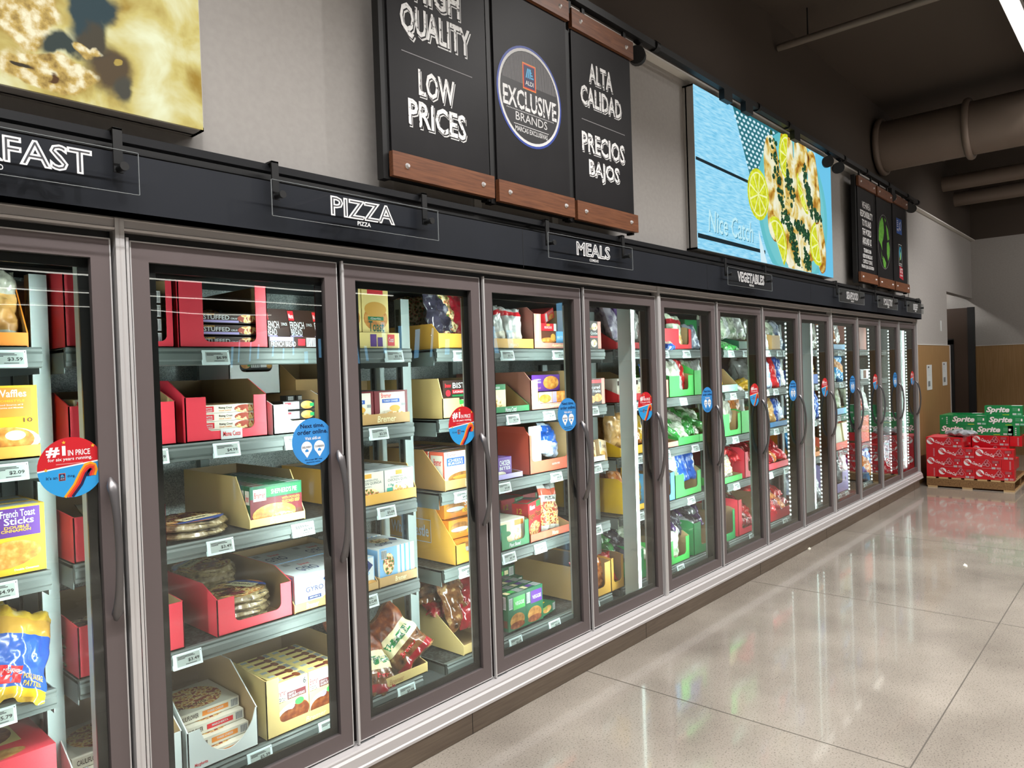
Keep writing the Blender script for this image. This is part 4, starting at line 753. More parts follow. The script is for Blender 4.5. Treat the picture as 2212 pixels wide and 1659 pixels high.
for i in range(4): pizza(f'{ORD[i]} wrapped pizza from bottom, front stack in red tray, fourth shelf', 0.554-.0, .47, R4+.008+i*.028, .128, .027, (0, 0, .4*i+.8), i+11)
for i in range(6): pizza(f'{ORD[i]} wrapped pizza from bottom, back stack in red tray, fourth shelf', 0.554-.005*(i % 2), .735, R4+.008+i*.029, .127, .028, (0, .03, .7*i+.3), i+21)
tray('kraft tray of white gyro kits', 1, 3, 0.726, 1.154, .035, .17, 'kraft', dep=.56, ys=.14, logo=('Bremer', 'cream', .13, .008, .27, .032))
GYRO = 'r skyb 0 0 1 1;r white .02 .02 .98 .98;d skyb .46 .52 .42 .46;d white .46 .52 .39 .43;t red .36 .66 .56 .74 Bremer;t navy .26 .46 .68 .6 GYRO;t dgrey .3 .4 .64 .43 SANDWICH KIT;d navy .82 .74 .14 .18;r navy .3 .24 .62 .34;t white .34 .27 .58 .31 SERVES 5;e f_bread .85 .18 .2 .12'
GYT = 't navy .35 .2 .8 .5 GYRO;t red .6 .6 .85 .75 Bremer;b x .3 .7 .45 .9'
gx0, gx1 = 0.73+.006, 1.154-.006; gw = (gx1-gx0)/2
for j in range(2):
    for i in range(2):
        carton('', 1 if i == 0 else 2, 3, gx0+i*gw, gx0+(i+1)*gw-.006, R4+.006, 0.814+.0, .322+j*.25, .322+j*.25+.235, 'white', GYRO, 'r skyb .05 .05 .95 .95;t red .6 .75 .9 .88 Bremer', GYT, tc='lgrey', name='gyro_kit_box',
               label=f'{("front", "back")[j]} white gyro kit box, {("left", "right")[i]} of two columns, in wide kraft tray, fourth shelf')
tray('white display tray of cauliflower pizzas beside the post', 1, 4, -.1, 0.253, .17, .25, 'wtray', .02, (.12, .85), dep=.5, smile=True)
CAUL = 't choc .05 .3 .34 .75 CAULIFLOWER;r orange .4 .25 .82 .75;t white .48 .4 .74 .62 THREE CHEESE;b x .86 .1 .98 .9'; CAUR = CAUL.replace('orange', 'red').replace('THREE CHEESE', 'MARGHERITA')
for i in range(4): carton('', 1, 4, 0.253-.31-.006*i, 0.253-.02-.006*i, R5+.008+.041*i, R5+.046+.041*i, .33+.025*i, .62+.02*i, 'ivory', CAUL if i % 2 else CAUR, '', 'e f_pizza .5 .5 .4 .4', name='pizza_box', label=f'{ORD[i]} cauliflower pizza box from bottom, white tray beside the post, bottom shelf')
tray('white display tray with curved front and four cauliflower pizzas', 1, 4, 0.272, 0.547, .15, .29, 'wtray', .035, (.17, .97), dep=.5, ys=.2, smile=True, logo=('Margherita', 'red', .08, .015, .26, .03))
for i in range(4): carton('', 1, 4, 0.272+.012, 0.547-.014, R5+.008+.041*i, R5+.046+.041*i, .325+.035*i, .6+.03*i, 'ivory', (CAUL, CAUL, CAUR, CAUL)[i], '', 'e f_pizza .5 .5 .42 .42;t choc .1 .2 .6 .3 CAULIFLOWER', name='pizza_box', label=f'{ORD[i]} cauliflower pizza box from bottom, curved white tray, bottom shelf, first full door')
tray('tan kraft window tray of salisbury steak boxes', 1, 4, 0.585, 1.023, .235, .25, 'tan', .045, (.13, .95), dep=.62, ys=.25, logo=('Bremer', 'cream', .4, .01, .62, .03))
SALI = 'r egg 0 0 1 1;r ivory .03 .6 .97 .97;t red .04 .72 .3 .84 Bremer;t dgrey .04 .58 .28 .68 EVERYDAY;r maroon .34 .6 .92 .75;t white .37 .68 .6 .73 GRAVY &;t white .37 .62 .88 .67 SALISBURY STEAKS;t dgrey .84 .82 .93 .94 6;e f_white .5 .26 .5 .26;e f_meat .35 .2 .33 .2;e f_meat .72 .3 .28 .2;e lgreen .7 .5 .14 .07;e lilac .45 .45 .1 .06'
SALT = 'r maroon .32 .3 .64 .7;e f_meat .74 .5 .1 .45;b x .84 .1 .97 .9;r silver .1 .3 .28 .7'
sx0, sx1 = 0.629+.004, 0.784; sw = sx1-sx0
for i in range(2):
    for j in range(6):
        carton('', 1, 4, sx0+i*sw, sx0+(i+1)*sw-.003, R5+.008, 0.404, .32+.056*j, .32+.056*j+.053, 'egg', SALI, '', SALT, name='frozen_meal_box', label=f'{"front" if j == 0 else ORD[j]} salisbury steaks box in {("left", "right")[i]} column, tan tray, bottom shelf, first full door')
# ---- bay B right end: second full door
for i in range(2): carton('', 2, 0, 1.333-.29+.02*i, 1.333-.0-.02*i, R1+.002+.07*i, R1+.072+.07*i if i == 0 else R1+.08, .32, .52, 'egg', 'r purple .42 .1 .54 .9;r purple .56 .1 .66 .7;r red .76 .15 .9 .9;t white .78 .4 .88 .7 Cozzi;r red .05 .1 .15 .5', name='garlic_toast_box', label=('yellow garlic toast box lying flat under two upright boxes, top shelf', 'thin yellow box top lying on the flat garlic toast box')[i]) if i == 0 else None
GTO = 'r egg 0 0 1 1;e f_fry .5 .3 .46 .26;e gold .5 .5 .42 .16;r red .2 .82 .8 1;r green .2 .26 .8 .34;t dgreen .22 .02 .8 .24 Toast;t white .3 .28 .7 .32 Garlic'
row('yellow garlic toast box', ' standing upright side by side', 2, 0, 2, (.155, 0, 0), 1.128-.15, 1.128-.002, R1+.074, R1+.285, .33, .39, 'egg', GTO, name='garlic_toast_box')
tray('low kraft tray of TV dinners', 2, 1, 0.992, 1.373, .05, .06, 'kraft', dep=.5, logo=('Bremer', 'cream', .5, .012, .78, .04))
TVD = 'r maroon 0 0 1 1;r ivory .15 .02 .92 .95;t red .2 .78 .5 .92 Bremer;r blue .22 .62 .75 .74;t white .26 .65 .7 .71 TURKEY DINNER;e f_white .5 .2 .44 .2;e f_veg .6 .2 .34 .16;e f_pasta .35 .18 .18 .12;e gold .6 .44 .16 .1;b x .8 .5 .92 .6'
tx = 1.374; tw = tx-1.175
for i in range(2):
    for j in range(3): carton('', 2, 1, tx-(2-i)*tw+.002, tx-(1-i)*tw-.004, R2+.008, 1.558, .322+.14*j, .322+.14*j+.13, 'maroon', TVD, '', 'r grey .05 .1 .95 .9', name='tv_dinner_box', label=f'{("front", "middle", "back")[j]} brown TV dinner box, {("left", "right")[i]} column, second shelf, second full door')
tray('open kraft carton behind TV dinners', 2, 1, 1.431, 1.646, .12, .2, 'kraft', None, dep=.12, y0=.8)
QUI = 'r ivory 0 0 1 1;r gold .38 .82 .6 .96;t grey .2 .72 .8 .78 SOUTHWESTERN STYLE;t grey .1 .6 .92 .7 CHICKEN QUINOA;t grey .38 .53 .6 .57 BOWL;e f_salad .5 .2 .36 .3'
QU2 = QUI.replace('f_salad', 'f_veg')+';r teal .06 .15 .26 .42;t teal .12 .45 .3 .54 17g'
qx = 1.393; qw = qx-1.217
tray('yellow display tray of quinoa bowl boxes', 2, 2, 1.036, qx+.004, .05, .16, 'gold', dep=.58, ys=.06)
for i in range(2):
    for j in range(6): carton('', 2, 2, qx-(2-i)*qw+.002, qx-(1-i)*qw-.004, R3+.008, 1.192, .322+.094*j, .322+.094*j+.09, 'lgrey', (QUI, QU2)[i], '', 'r dgrey .75 .1 .95 .25', sc='lgrey', name='quinoa_bowl_box', label=f'{"front" if j == 0 else ORD[j]} white quinoa bowl box, {("left", "right")[i]} column, yellow tray, third shelf')
tray('narrow kraft tray of sideways gyro kits', 2, 3, 1.164, 1.385, .045, .06, 'kraft', dep=.56, logo=('Bremer', 'cream', .4, .014, .7, .036))
GY2 = 'r skyb 0 0 1 1;r white .5 0 1 1;r lblue .58 .0 .62 1;r lblue .7 0 .75 1;r lblue .84 0 .88 1;e f_salad .25 .55 .16 .3;b x .05 .7 .2 .95;t navy .1 .05 .35 .15 GYRO'
row('white gyro kit box', ' turned sideways in narrow kraft tray', 2, 3, 2, (0, .25, 0), 1.165+.008, 1.386-.008, R4+.008, 0.837, .322, .56, 'white', GY2, 'r skyb .05 .05 .95 .95;d navy .5 .5 .2 .2', 'e f_salad .55 .6 .25 .2;t navy .2 .2 .6 .4 GYRO;d navy .85 .5 .1 .15', tc='lgrey', name='gyro_kit_box')
tray('low tan tray of meatball bags', 2, 4, 1.042, 1.43, .045, .08, 'tan', dep=.55, logo=('Bremer', 'kraft', .4, .012, .62, .035))
MB_ = ((-.3, .3, 'cream'), (.3, .95, 'f_meat'), (-.95, -.75, 'p_dred')); MP = (('#', -.75, -.12, .7, .12, 'p_green'), ('ITALIAN STYLE', -.6, .01, .6, .09, 'white'), ('MEATBALLS', -.5, -.09, .5, -.01, 'white'), ('Bremer', -.5, -.55, .4, -.4, 'p_red'))
for i, (px, py, yy, dz, ro) in enumerate(((830, 1440, .4, .1, (-.6, .25, .2)), (885, 1400, .42, .17, (-.5, -.65, -.1)), (800, 1420, .5, .2, (-.8, .5, .3)), (835, 1350, .56, .29, (-.9, 1.3, .1)), (880, 1360, .7, .18, (-.7, .2, .9)))):
    bag(f'{ORD[i]} brown meatball bag in low tan tray, bottom shelf, second full door', (1.169, 1.329, 1.105, 1.186, 1.321)[i], yy, R5+dz, .23, .3, .1, 'b_meat', ro, i, MB_, MP)
# ---- bay C: second and third full doors
tray('tall yellow kraft tray of salad kits', 2, 0, 1.575, 1.575+.3, .075, .125, 'gold', dep=.6, ys=.05)
pile('dark vegetable bag', 2, 0, 1.575+.06, 1.575+.28, 3, ('b_dark', 'f_salad', 'b_dred'), .07, .2, .24, .08, .42, True)
pile('dark salad bag', 2, 0, 1.575+.05, 1.575+.26, 2, ('f_salad', 'b_choc'), .08, .2, .22, .08, .62, True, 1, 9)
tray('tall kraft tray of dark lasagna boxes', 2, 1, 1.587, 1.587+.33, .1, .2, 'tan', .05, (.35, 1.0), dep=.6, ys=.03)
row('dark bistro lasagna box', ' in tall kraft tray', 2, 1, 5, (0, .09, 0), 1.609, 1.609+.28, R2+.03, R2+.19, .33, .41, 'choc', 't red .05 .78 .2 .9 Bremer;t white .24 .75 .8 .92 BISTRO;r red .22 .58 .8 .7;t white .25 .6 .75 .67 LASAGNA MEAT;r green .22 .48 .5 .54;e f_pasta .45 .2 .4 .18;e lgreen .4 .3 .12 .08;e red .12 .6 .06 .1', name='lasagna_box')
tray('kraft tray of cheeseburger boxes', 2, 2, 1.585, 1.585+.33, .05, .2, 'kraft', dep=.6, ys=.16, logo=('Bremer', 'cream', .42, .01, .65, .045))
row('white and red cheeseburger box', ' in kraft tray', 2, 2, 4, (0, .12, 0), 1.595+.01, 1.595+.28, R3+.02, R3+.19, .335, .445, 'salmon', 'r ivory 0 0 .94 1;t red .08 .86 .3 .95 Bremer;r blue .06 .58 .52 .82;t white .1 .7 .48 .78 CHEESE;t white .1 .61 .48 .68 BURGERS;e f_burger .5 .2 .42 .18;e gold .5 .22 .3 .06', 'r ivory .1 .1 .9 .9;t red .3 .6 .8 .8 Bremer', 'r grey .05 .1 .95 .9;e f_burger .5 .4 .3 .2', name='burger_box')
tray('tall orange castle-printed tray of slider boxes', 2, 3, 1.643, 1.643+.34, .1, .33, 'gold', .05, (.2, 1.0), dep=.58, ys=.2)
o = MB(); F = FL(0, 0, 0); o.text(F, 'White Castle', -.5, .12, -.2, .18, 'white', .002, .015)
for u0, v0, u1, v1 in ((-.52, .09, -.18, .094), (-.52, .206, -.18, .21), (-.52, .09, -.516, .21), (-.184, .09, -.18, .21)): o.rect(F, u0, v0, u1, v1, 'white', .002)
F = FR(0, 0, 0); o.shape(F, [(.14, .04), (.26, .04), (.26, .12), (.22, .11), (.2, .125), (.17, .11), (.14, .12)], 'white', .0045); o.text(F, 'White', .15, .08, .24, .1, 'blue', .006, .01); o.text(F, 'Castle', .15, .055, .24, .075, 'blue', .006, .01)
t_ = [q for q in bpy.data.objects if q.get('label', '').startswith('tall orange castle')][0]; oo = o.build('printed_logo', t_)
SLI = 'r orange 0 0 1 1;e f_burger .25 .55 .22 .3;e white .25 .45 .2 .12;t white .45 .55 .95 .85 SLIDERS;r yellow .4 .2 .95 .42;t brown .45 .25 .9 .38 CLASSIC CHEESE'
row('orange slider box', ' stacked in castle-printed tray', 2, 3, 3, (0, .03, .1), 1.643+.01, 1.643+.33, R4+.02, R4+.115, .34, .5, 'orange', SLI, '', 'e f_burger .5 .5 .4 .4', name='slider_box')
tray('deep tan tray of dark red meat bags', 2, 4, 1.673, 1.673+.25, .05, .24, 'tan', dep=.58, ys=.3)
pile('dark red meat bag', 2, 4, 1.673+.05, 1.673+.2, 2, ('b_meat', 'b_dred'), .1, .2, .26, .09, .44, True)
pile('dark red meat bag', 2, 4, 1.673+.04, 1.673+.22, 6, ('b_dred', 'b_choc', 'b_meat', 'b_red'), .16, .2, .26, .08, .6, False, 3, 5)
tray('olive kraft tray of white dumpling bags', 3, 0, 1.959, 2.3, .055, .06, 'gold', dep=.5, logo=('PRIANO', 'cream', .42, .012, .62, .028))
for i in range(2): bag(f'white ravioli bag with red top, {("left", "right")[i]} of two, top shelf, third full door', (2.033, 2.185)[i], .38, R1+.12, .17, .22, .08, 'b_white', (-.12, (-.2, .05)[i], 0), 3, ((.55, .8, 'p_red'), (-.85, -.3, 'f_white')))
bag('grey plastic bag behind the ravioli bags, top shelf, third full door', 2.023, .55, R1+.2, .2, .24, .08, 'b_grey', (-.5, .4, 0), 2)
tray('tall dusty pink tray of snack boxes on top shelf', 3, 0, 2.308, 2.308+.38, .2, .24, 'pink', .035, (.17, .97), dep=.6, ys=.05, logo=('Appetitos', 'cream', .42, .008, .7, .03))
carton('brown and blue macaroni bites box in dusty pink tray', 3, 0, 2.363, 2.363+.28, R1+.035, R1+.105, .33, .5, 'brown', 'e f_fry .35 .25 .25 .22;r lblue .6 0 .98 1;t white .64 .4 .94 .6 BITES;e gold .5 .5 .08 .3;r red 0 .1 .06 .9')
carton('red snack box lying on macaroni bites box', 3, 0, 2.367, 2.367+.17, R1+.107, R1+.15, .33, .5, 'red', 'r white .85 0 1 1;t white .35 .3 .75 .6 BURGERS;e gold .55 .8 .1 .15')
carton('tilted red snack box on top of dusty pink tray stack', 3, 0, 2.471, 2.471+.16, R1+.15, R1+.21, .36, .5, 'red', 'r white .1 .1 .3 .9;e f_fry .65 .3 .25 .25;t white .4 .65 .9 .85 TOTS', rot=(0, -.3, .3))
tray('green tray of four cheese pizza boxes', 3, 1, 1.96, 2.245, .035, .15, 'green', dep=.58, ys=.16, inner='kraftin', logo=('Mama Cozzi', 'white', .3, .006, .62, .03))
row('four cheese pizza box', ' in green tray', 3, 1, 2, (0, .1, 0), 1.961-.12, 2.072, R2+.008, 1.561, .33, .42, 'cream', 'r green 0 .8 1 1;t white .25 .84 .8 .95 Four Cheese;e f_pasta .5 .35 .4 .3;e f_fry .4 .25 .3 .2', tc='green', name='pizza_box')
tray('tall dusty pink tray of corn dog boxes', 3, 1, 2.265, 2.265+.38, .17, .22, 'pink', .035, (.16, .97), dep=.6, ys=.05, logo=('Appetitos', 'cream', .42, .008, .7, .03))
carton('purple corn dog box on upper row of dusty pink tray', 3, 1, 2.33, 2.33+.26, R2+.105, R2+.2, .36, .55, 'purple', 'e f_fry .68 .5 .28 .42;r purple 0 0 .36 1;t white .06 .65 .32 .75 JUMBO;t white .06 .5 .32 .6 CORN DOGS;t pink .06 .15 .3 .25 MINI')
carton('orange corn dog box on lower row of dusty pink tray', 3, 1, 2.333, 2.333+.28, R2+.037, R2+.1, .33, .52, 'orange', 'r ivory .08 0 .5 1;e f_fry .28 .4 .2 .4;r lilac .52 0 .66 1;e f_fry .82 .5 .17 .46', tc='brown')
tray('low blue tray of purple boxes', 3, 2, 1.96, 2.171, .03, .06, 'lilac', dep=.55, ys=.3)
row('purple burrito box', ' in low blue tray', 3, 2, 3, (0, .12, .0), 1.96-.1, 2.101, R3+.008, 1.164, .33, .43, 'purple', 'r ivory .3 .1 .55 .9;t white .6 .6 .95 .85 CHICKEN;t white .6 .4 .95 .55 BITES;e f_white .6 .2 .2 .14;r lblue .1 .6 .25 .9', '', 'r white .2 .1 .4 .9;t white .5 .2 .9 .4 BITES')
tray('tall red tray with white inner flap', 3, 2, 2.235, 2.235+.36, .22, .27, 'salmon', .07, (.06, .97), dep=.6, ys=.04, logo=('GLUTEN FREE', 'white', .55, .035, .75, .045))
b = MB(); b.box(0, .13, 0, .004, 0, .26, 'white'); b.rect(FR(0, 0, 0), .02, .1, .08, .105, 'lgrey', .001); tag(b.build('cardboard_flap', None, (2.235+.006, .318, R3+.01), (0, 0, .15)), 'white cardboard flap standing in the tall red tray, third shelf', 'flap')
bag('blue and white bag in tall red tray, third shelf, third full door', 2.496, .4, R3+.17, .19, .2, .09, 'b_bw', (-.3, .3, .2), 2, ((-.2, .7, 'b_blue'),))
tray('green window tray of white veggie boxes', 3, 3, 1.952, 2.211, .14, .15, 'green', .04, (.28, .86), dep=.55, ys=.05, logo=('Plant Based', 'white', .35, .012, .7, .032))
row('white veggie box', ' in green window tray', 3, 3, 4, (0, .07, 0), 1.953+.03, 2.211-.02, R4+.01, R4+.155, .33, .395, 'ivory', 'r cream .05 .05 .5 .95;e green .3 .5 .15 .1;r orange .6 .75 .95 .95;e f_veg .75 .35 .18 .3', 'e green .5 .8 .2 .08;t grey .2 .5 .8 .55 VEGGIE', '')
tray('low red tray of bagel pizzas', 3, 3, 2.224, 2.224+.38, .045, .2, 'salmon', dep=.58, ys=.5, logo=('Mama', 'cream', .5, .01, .65, .035))
BGL = 'r green .6 .8 .95 .98;r red .05 .75 .55 .95;t white .1 .78 .5 .92 Mama;t yellow .02 .48 .95 .68 Bagel Pizza;t choc .03 .49 .94 .67 Bagel Pizza;e f_pizza .45 .2 .42 .22'
carton('red bagel pizza box standing turned in low red tray', 3, 3, 2.242, 2.242+.21, R4+.02, R4+.215, .34, .44, 'red', BGL, 't yellow .3 .7 .6 .85 12;r green .2 .1 .8 .4', 'r grey .05 .1 .95 .9;r red .1 .15 .6 .8', rot=(0, 0, .35), tc='green', name='bagel_pizza_box')
bag('pink mini pizza bag with white zip top in low red tray', 2.224+.29, .42, R4+.15, .17, .27, .07, 'b_white', (-.2, .1, 0), 1, ((.5, .75, 'p_salmon'), (-.8, .2, 'f_pizza')), (('PIZZAS', -.6, .3, .6, .45, 'black'),))
row('red bagel pizza box', ' lying behind the green window tray', 3, 3, 2, (.22, .02, 0), 2.398-.1, 2.398+.1, R4+.1, R4+.2, .6, .75, 'red', 'r green .6 .5 1 1;t yellow .1 .4 .3 .7 12;t white .65 .6 .95 .9 FOUR CHEESE', 't yellow .4 .4 .6 .7 12', 'r brown .05 .1 .95 .9', name='bagel_pizza_box')
VEB = 'r dgreen 0 0 1 1;r {0} .3 .55 .95 .9;t white .4 .66 .9 .76 VEGGIE;e f_burger .5 .25 .4 .2;e f_meat .5 .12 .4 .1;b x .05 .6 .25 .9'; VET = 'b x .62 .1 .97 .9;r {0} .33 .3 .58 .8;r cream .06 .2 .28 .8'
for i, c in enumerate(('green', 'purple')):
    for j in range(4): carton('', 3, 4, (2.033, 2.18)[i], (2.033, 2.18)[i]+.15, R5+.01, R5+.21, .33+.075*j, .4+.075*j, 'dgreen', VEB.format(('lgreen', 'purple')[i]), 'b x .2 .6 .8 .95;r brown .1 .1 .9 .3', VET.format(('lgreen', 'purple')[i]), name='veggie_burger_box', label=f'{"front" if j == 0 else ORD[j]} dark green veggie burger box with {c} patch, bottom shelf, third full door')
for i in range(3): carton('', 3, 4, 2.386-.05+.03*i, 2.386+.12+.03*i, R5+.02+.07*(2-i), R5+.085+.07*(2-i), .7-.04*i, .85-.04*i, 'dgreen', 'b x .7 .1 .95 .9;r lgreen .2 .3 .4 .7;r cream .45 .3 .65 .7', name='veggie_burger_box', label=f'{ORD[2-i]} dark green veggie burger box from bottom of rear stack, bottom shelf')
carton('yellow and green veggie burger box lying at the shelf front', 3, 4, 2.33, 2.33+.17, R5+.01, R5+.06, .34, .48, 'dgreen', 'b x .8 .1 .98 .9;e f_burger .4 .6 .3 .4;r olive .02 .7 .4 .95', '', 'r yellow .1 .3 .7 .9', rot=(0, 0, .2), name='veggie_burger_box')
bag('tall salad bag at left of the veggie burger boxes', 1.959, .38, R5+.13, .16, .28, .08, 'b_red', (-.1, .1, 0), 4, ((-.9, .1, 'f_salad'),))
# ---- fourth full door: end of bay C and start of bay D
carton('dusty brown mini quiche box at the rack end', 4, 0, 2.981-.2, 2.981, R1+.003, R1+.175, .32, .45, 'pink', 'r choc 0 0 .82 1;t white .2 .5 .8 .62 Mini Quiche;r red .2 .4 .8 .46;e f_pasta .65 .8 .16 .14;e f_pasta .6 .2 .16 .14;t gold .3 .7 .6 .76 BACON', name='quiche_box')
carton('dusty brown beef franks box at the rack end', 4, 1, 3.003-.22, 3.003, R2+.003, R2+.165, .32, .46, 'pink', 'r choc .0 .0 .84 1;r red 0 .82 .84 .95;t white .15 .6 .75 .72 Uncured;t white .1 .46 .78 .57 Beef Franks;e f_fry .35 .2 .2 .14;e f_fry .65 .25 .2 .16', name='franks_box')
tray('red tray of purple and white bags', 4, 0, 3.139, 3.139+.5, .045, .25, 'red', dep=.6, ys=.35, side='red')
b = MB(); b.box(-.001, 0, 0, .16, 0, .07, 'white'); draw(b, FL(-.001, .16, 0), .16, .07, 'b x .05 .1 .95 .9'); oo = b.build('barcode_label', [q for q in bpy.data.objects if q.get('label', '').startswith('red tray of purple and white')][0], (0, .2, .1))
pile('purple and white bag', 4, 0, 3.139+.06, 3.139+.46, 6, ('b_pwhite', 'b_purple', 'b_white'), .06, .22, .26, .09, .45, True, 2)
tray('red tray of white cookie-style boxes', 4, 1, 3.147, 3.147+.5, .05, .2, 'red', dep=.6, ys=.4)
row('white snack box', ' across the red tray', 4, 1, 6, (.075, .0, 0), 3.147+.012, 3.147+.08, R2+.008, R2+.155, .33, .5, 'ivory', 'e f_pasta .6 .4 .3 .3;r choc .1 .7 .5 .9;b x .6 .8 .95 .95', '', 'b x .2 .1 .8 .4')
BEI = 'b x .06 .55 .3 .9;t brown .4 .6 .9 .75 CREPES;e f_bread .5 .25 .4 .2'
for i in range(2):
    for j in range(4): carton('', 4, 2, 2.973-.13+.12*i, 2.973-.03+.12*i, R3+.01+.02*j, R3+.14+.02*j, .34+.1*j, .43+.1*j, 'beige', BEI, '', 'b x .1 .1 .4 .9', rot=(-.2, .2, .12), name='breadstick_box', label=f'{"front" if j == 0 else ORD[j]} beige bread box in {("left", "right")[i]} slanted column, third shelf, fourth full door')
tray('low white tray under slanted beige boxes', 4, 2, 2.972-.26, 2.972, .035, .05, 'wtray', dep=.55)
tray('yellow tray of bagged breads', 4, 2, 3.143, 3.143+.48, .06, .17, 'yellow', dep=.6, ys=.3)
pile('golden bread bag', 4, 2, 3.143+.06, 3.143+.44, 6, ('b_bread', 'b_orange', 'b_yellow'), .06, .2, .26, .09, .45, True, 2)
bag('small pale packet left alone at the rack end, fourth shelf', 2.871-.03, .42, R4+.03, .14, .1, .05, 'b_white', (-1.2, 0, .3), 2)
tray('tall yellow window tray of mixed bags', 4, 3, 3.177, 3.177+.42, .2, .23, 'yellow', .04, (.14, .9), dep=.58, ys=.05)
pile('mixed fry bag', 4, 3, 3.177+.06, 3.177+.38, 4, ('b_orange', 'b_yellow'), .03, .2, .26, .09, .45, True, 2)
tray('flat blue tray at the back above the yellow tray', 4, 3, 3.544, 3.544+.7, .06, .07, 'petrol', dep=.25, y0=.62, z=R4+.26)
pile('red potato bag in the blue tray', 4, 3, 3.634+.1, 3.634+.6, 4, ('b_red', 'b_orange'), .3, .2, .2, .08, .7)
tray('kraft and yellow tray at the rack end, inner one', 4, 4, 3-.3, 3-.003, .2, .21, 'gold', .05, (.1, .78), dep=.56, ys=.05, side='kraft')
tray('kraft and yellow tray at the rack end, outer one', 4, 4, 3, 3.146, .21, .22, 'gold', .05, (.2, .84), dep=.56, ys=.05, side='gold')
pile('red and yellow snack bag', 4, 4, 3-.24, 3.146-.05, 4, ('b_red', 'b_yellow', 'b_orange'), .03, .16, .2, .08, .42, True)
tray('dark green tray of leafy vegetable bags', 4, 4, 3.323, 3.323+.36, .2, .21, 'green', .05, (.2, .9), dep=.6, ys=.05)
pile('dark green vegetable bag', 4, 4, 3.323-.22, 3.323+.3, 9, ('b_green', 'b_dark', 'b_gw'), .1, .22, .26, .09, .5, False, 3)
# ---- bay D: fifth full door
tray('red window tray of vegetable bags', 5, 0, 3.639, 4.159, .15, .17, 'red', .035, (.63, .93), dep=.5, ys=.06)
bag('olive mixed bag with red seals in red window tray, top shelf', 4.04, .4, R1+.13, .19, .26, .09, 'b_gw', (-.15, .1, 0), 3, ((.4, .7, 'p_crimson'), (-.8, -.2, 'f_veg')))
pile('dark purple bag', 5, 0, 3.652+.05, 3.982, 3, ('b_dark', 'b_purple', 'b_gw'), .12, .22, .25, .08, .52)
bag('blue and green bag lying at the shelf front, top shelf, fifth full door', 3.783, .33, R1+.045, .2, .13, .05, 'b_blue', (-.9, 0, .1), 2, ((-.5, .2, 'b_gw'),))
tray('tall green tray at the back of top shelf', 5, 0, 4.288, 4.855, .26, .27, 'green', dep=.3, y0=.6)
bag('pale blue bag reflected beside the green tray, top shelf', 4.308, .4, R1+.1, .2, .2, .08, 'b_bw', (-.3, 0, .1), 4)
tray('pale pink tray end beside the green tray', 5, 1, 3.799-.3, 3.799-.004, .13, .15, 'pink', .03, (.2, .8), dep=.55)
bag('blue bag in the pale pink tray, second shelf, fifth full door', 3.736-.03, .42, R2+.12, .2, .25, .08, 'b_blue', (-.2, .1, 0), 5)
tray('bright green window tray, smaller left one', 5, 1, 3.806, 4.167, .155, .17, 'lgreen', .05, (.42, .8), dep=.5, ys=.06)
tray('bright green window tray, right one', 5, 1, 4.182, 4.182+.36, .19, .24, 'lgreen', .05, (.5, .9), dep=.6, ys=.1)
pile('silvery green bag', 5, 1, 3.806+.05, 4.182+.25, 7, ('b_gw', 'b_clear', 'b_white', 'b_red'), .04, .17, .24, .08, .42, True)
tray('low pale pink tray of blue boxes', 5, 2, 3.738-.1, 3.911, .04, .06, 'pink', dep=.55)
for i in range(4): carton('', 5, 2, 3.741-.1+.1*i, 3.741+.08+.1*i, R3+.05+.022*i, R3+.12+.022*i, .34+.07*i, .5+.07*i, 'blue', 'r ivory 0 0 1 .55;r red .4 .5 .6 .8;e f_white .5 .25 .4 .2;b x .02 .1 .15 .5', '', 'r skyb .1 .1 .6 .9', rot=(.1, -.25, .15), label=f'{ORD[i]} blue and white fish box from left, third shelf, fifth full door', name='fish_box')
tray('low bright green tray, left one', 5, 2, 3.918, 4.233, .06, .12, 'lgreen', dep=.55, ys=.4)
tray('low bright green tray, right one', 5, 2, 4.24, 4.24+.3, .06, .12, 'lgreen', dep=.55, ys=.4)
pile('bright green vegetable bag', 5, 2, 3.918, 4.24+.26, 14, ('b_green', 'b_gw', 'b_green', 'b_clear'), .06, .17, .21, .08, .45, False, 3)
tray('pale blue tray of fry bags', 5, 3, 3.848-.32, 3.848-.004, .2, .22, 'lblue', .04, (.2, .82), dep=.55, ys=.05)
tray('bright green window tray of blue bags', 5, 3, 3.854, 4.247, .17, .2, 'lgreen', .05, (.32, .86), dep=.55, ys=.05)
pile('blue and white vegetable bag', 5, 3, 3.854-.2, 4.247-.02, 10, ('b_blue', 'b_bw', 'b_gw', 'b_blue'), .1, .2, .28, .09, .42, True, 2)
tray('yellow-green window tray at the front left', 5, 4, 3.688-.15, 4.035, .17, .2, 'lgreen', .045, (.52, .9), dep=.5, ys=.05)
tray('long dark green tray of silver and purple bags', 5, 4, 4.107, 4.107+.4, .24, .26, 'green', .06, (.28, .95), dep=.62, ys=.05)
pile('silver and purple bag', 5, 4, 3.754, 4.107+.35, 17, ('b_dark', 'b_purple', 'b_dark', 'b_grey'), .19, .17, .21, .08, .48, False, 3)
bag('white and green bag in yellow-green window tray, bottom shelf', 3.919, .4, R5+.13, .17, .24, .08, 'b_gw', (-.1, .2, 0), 3)
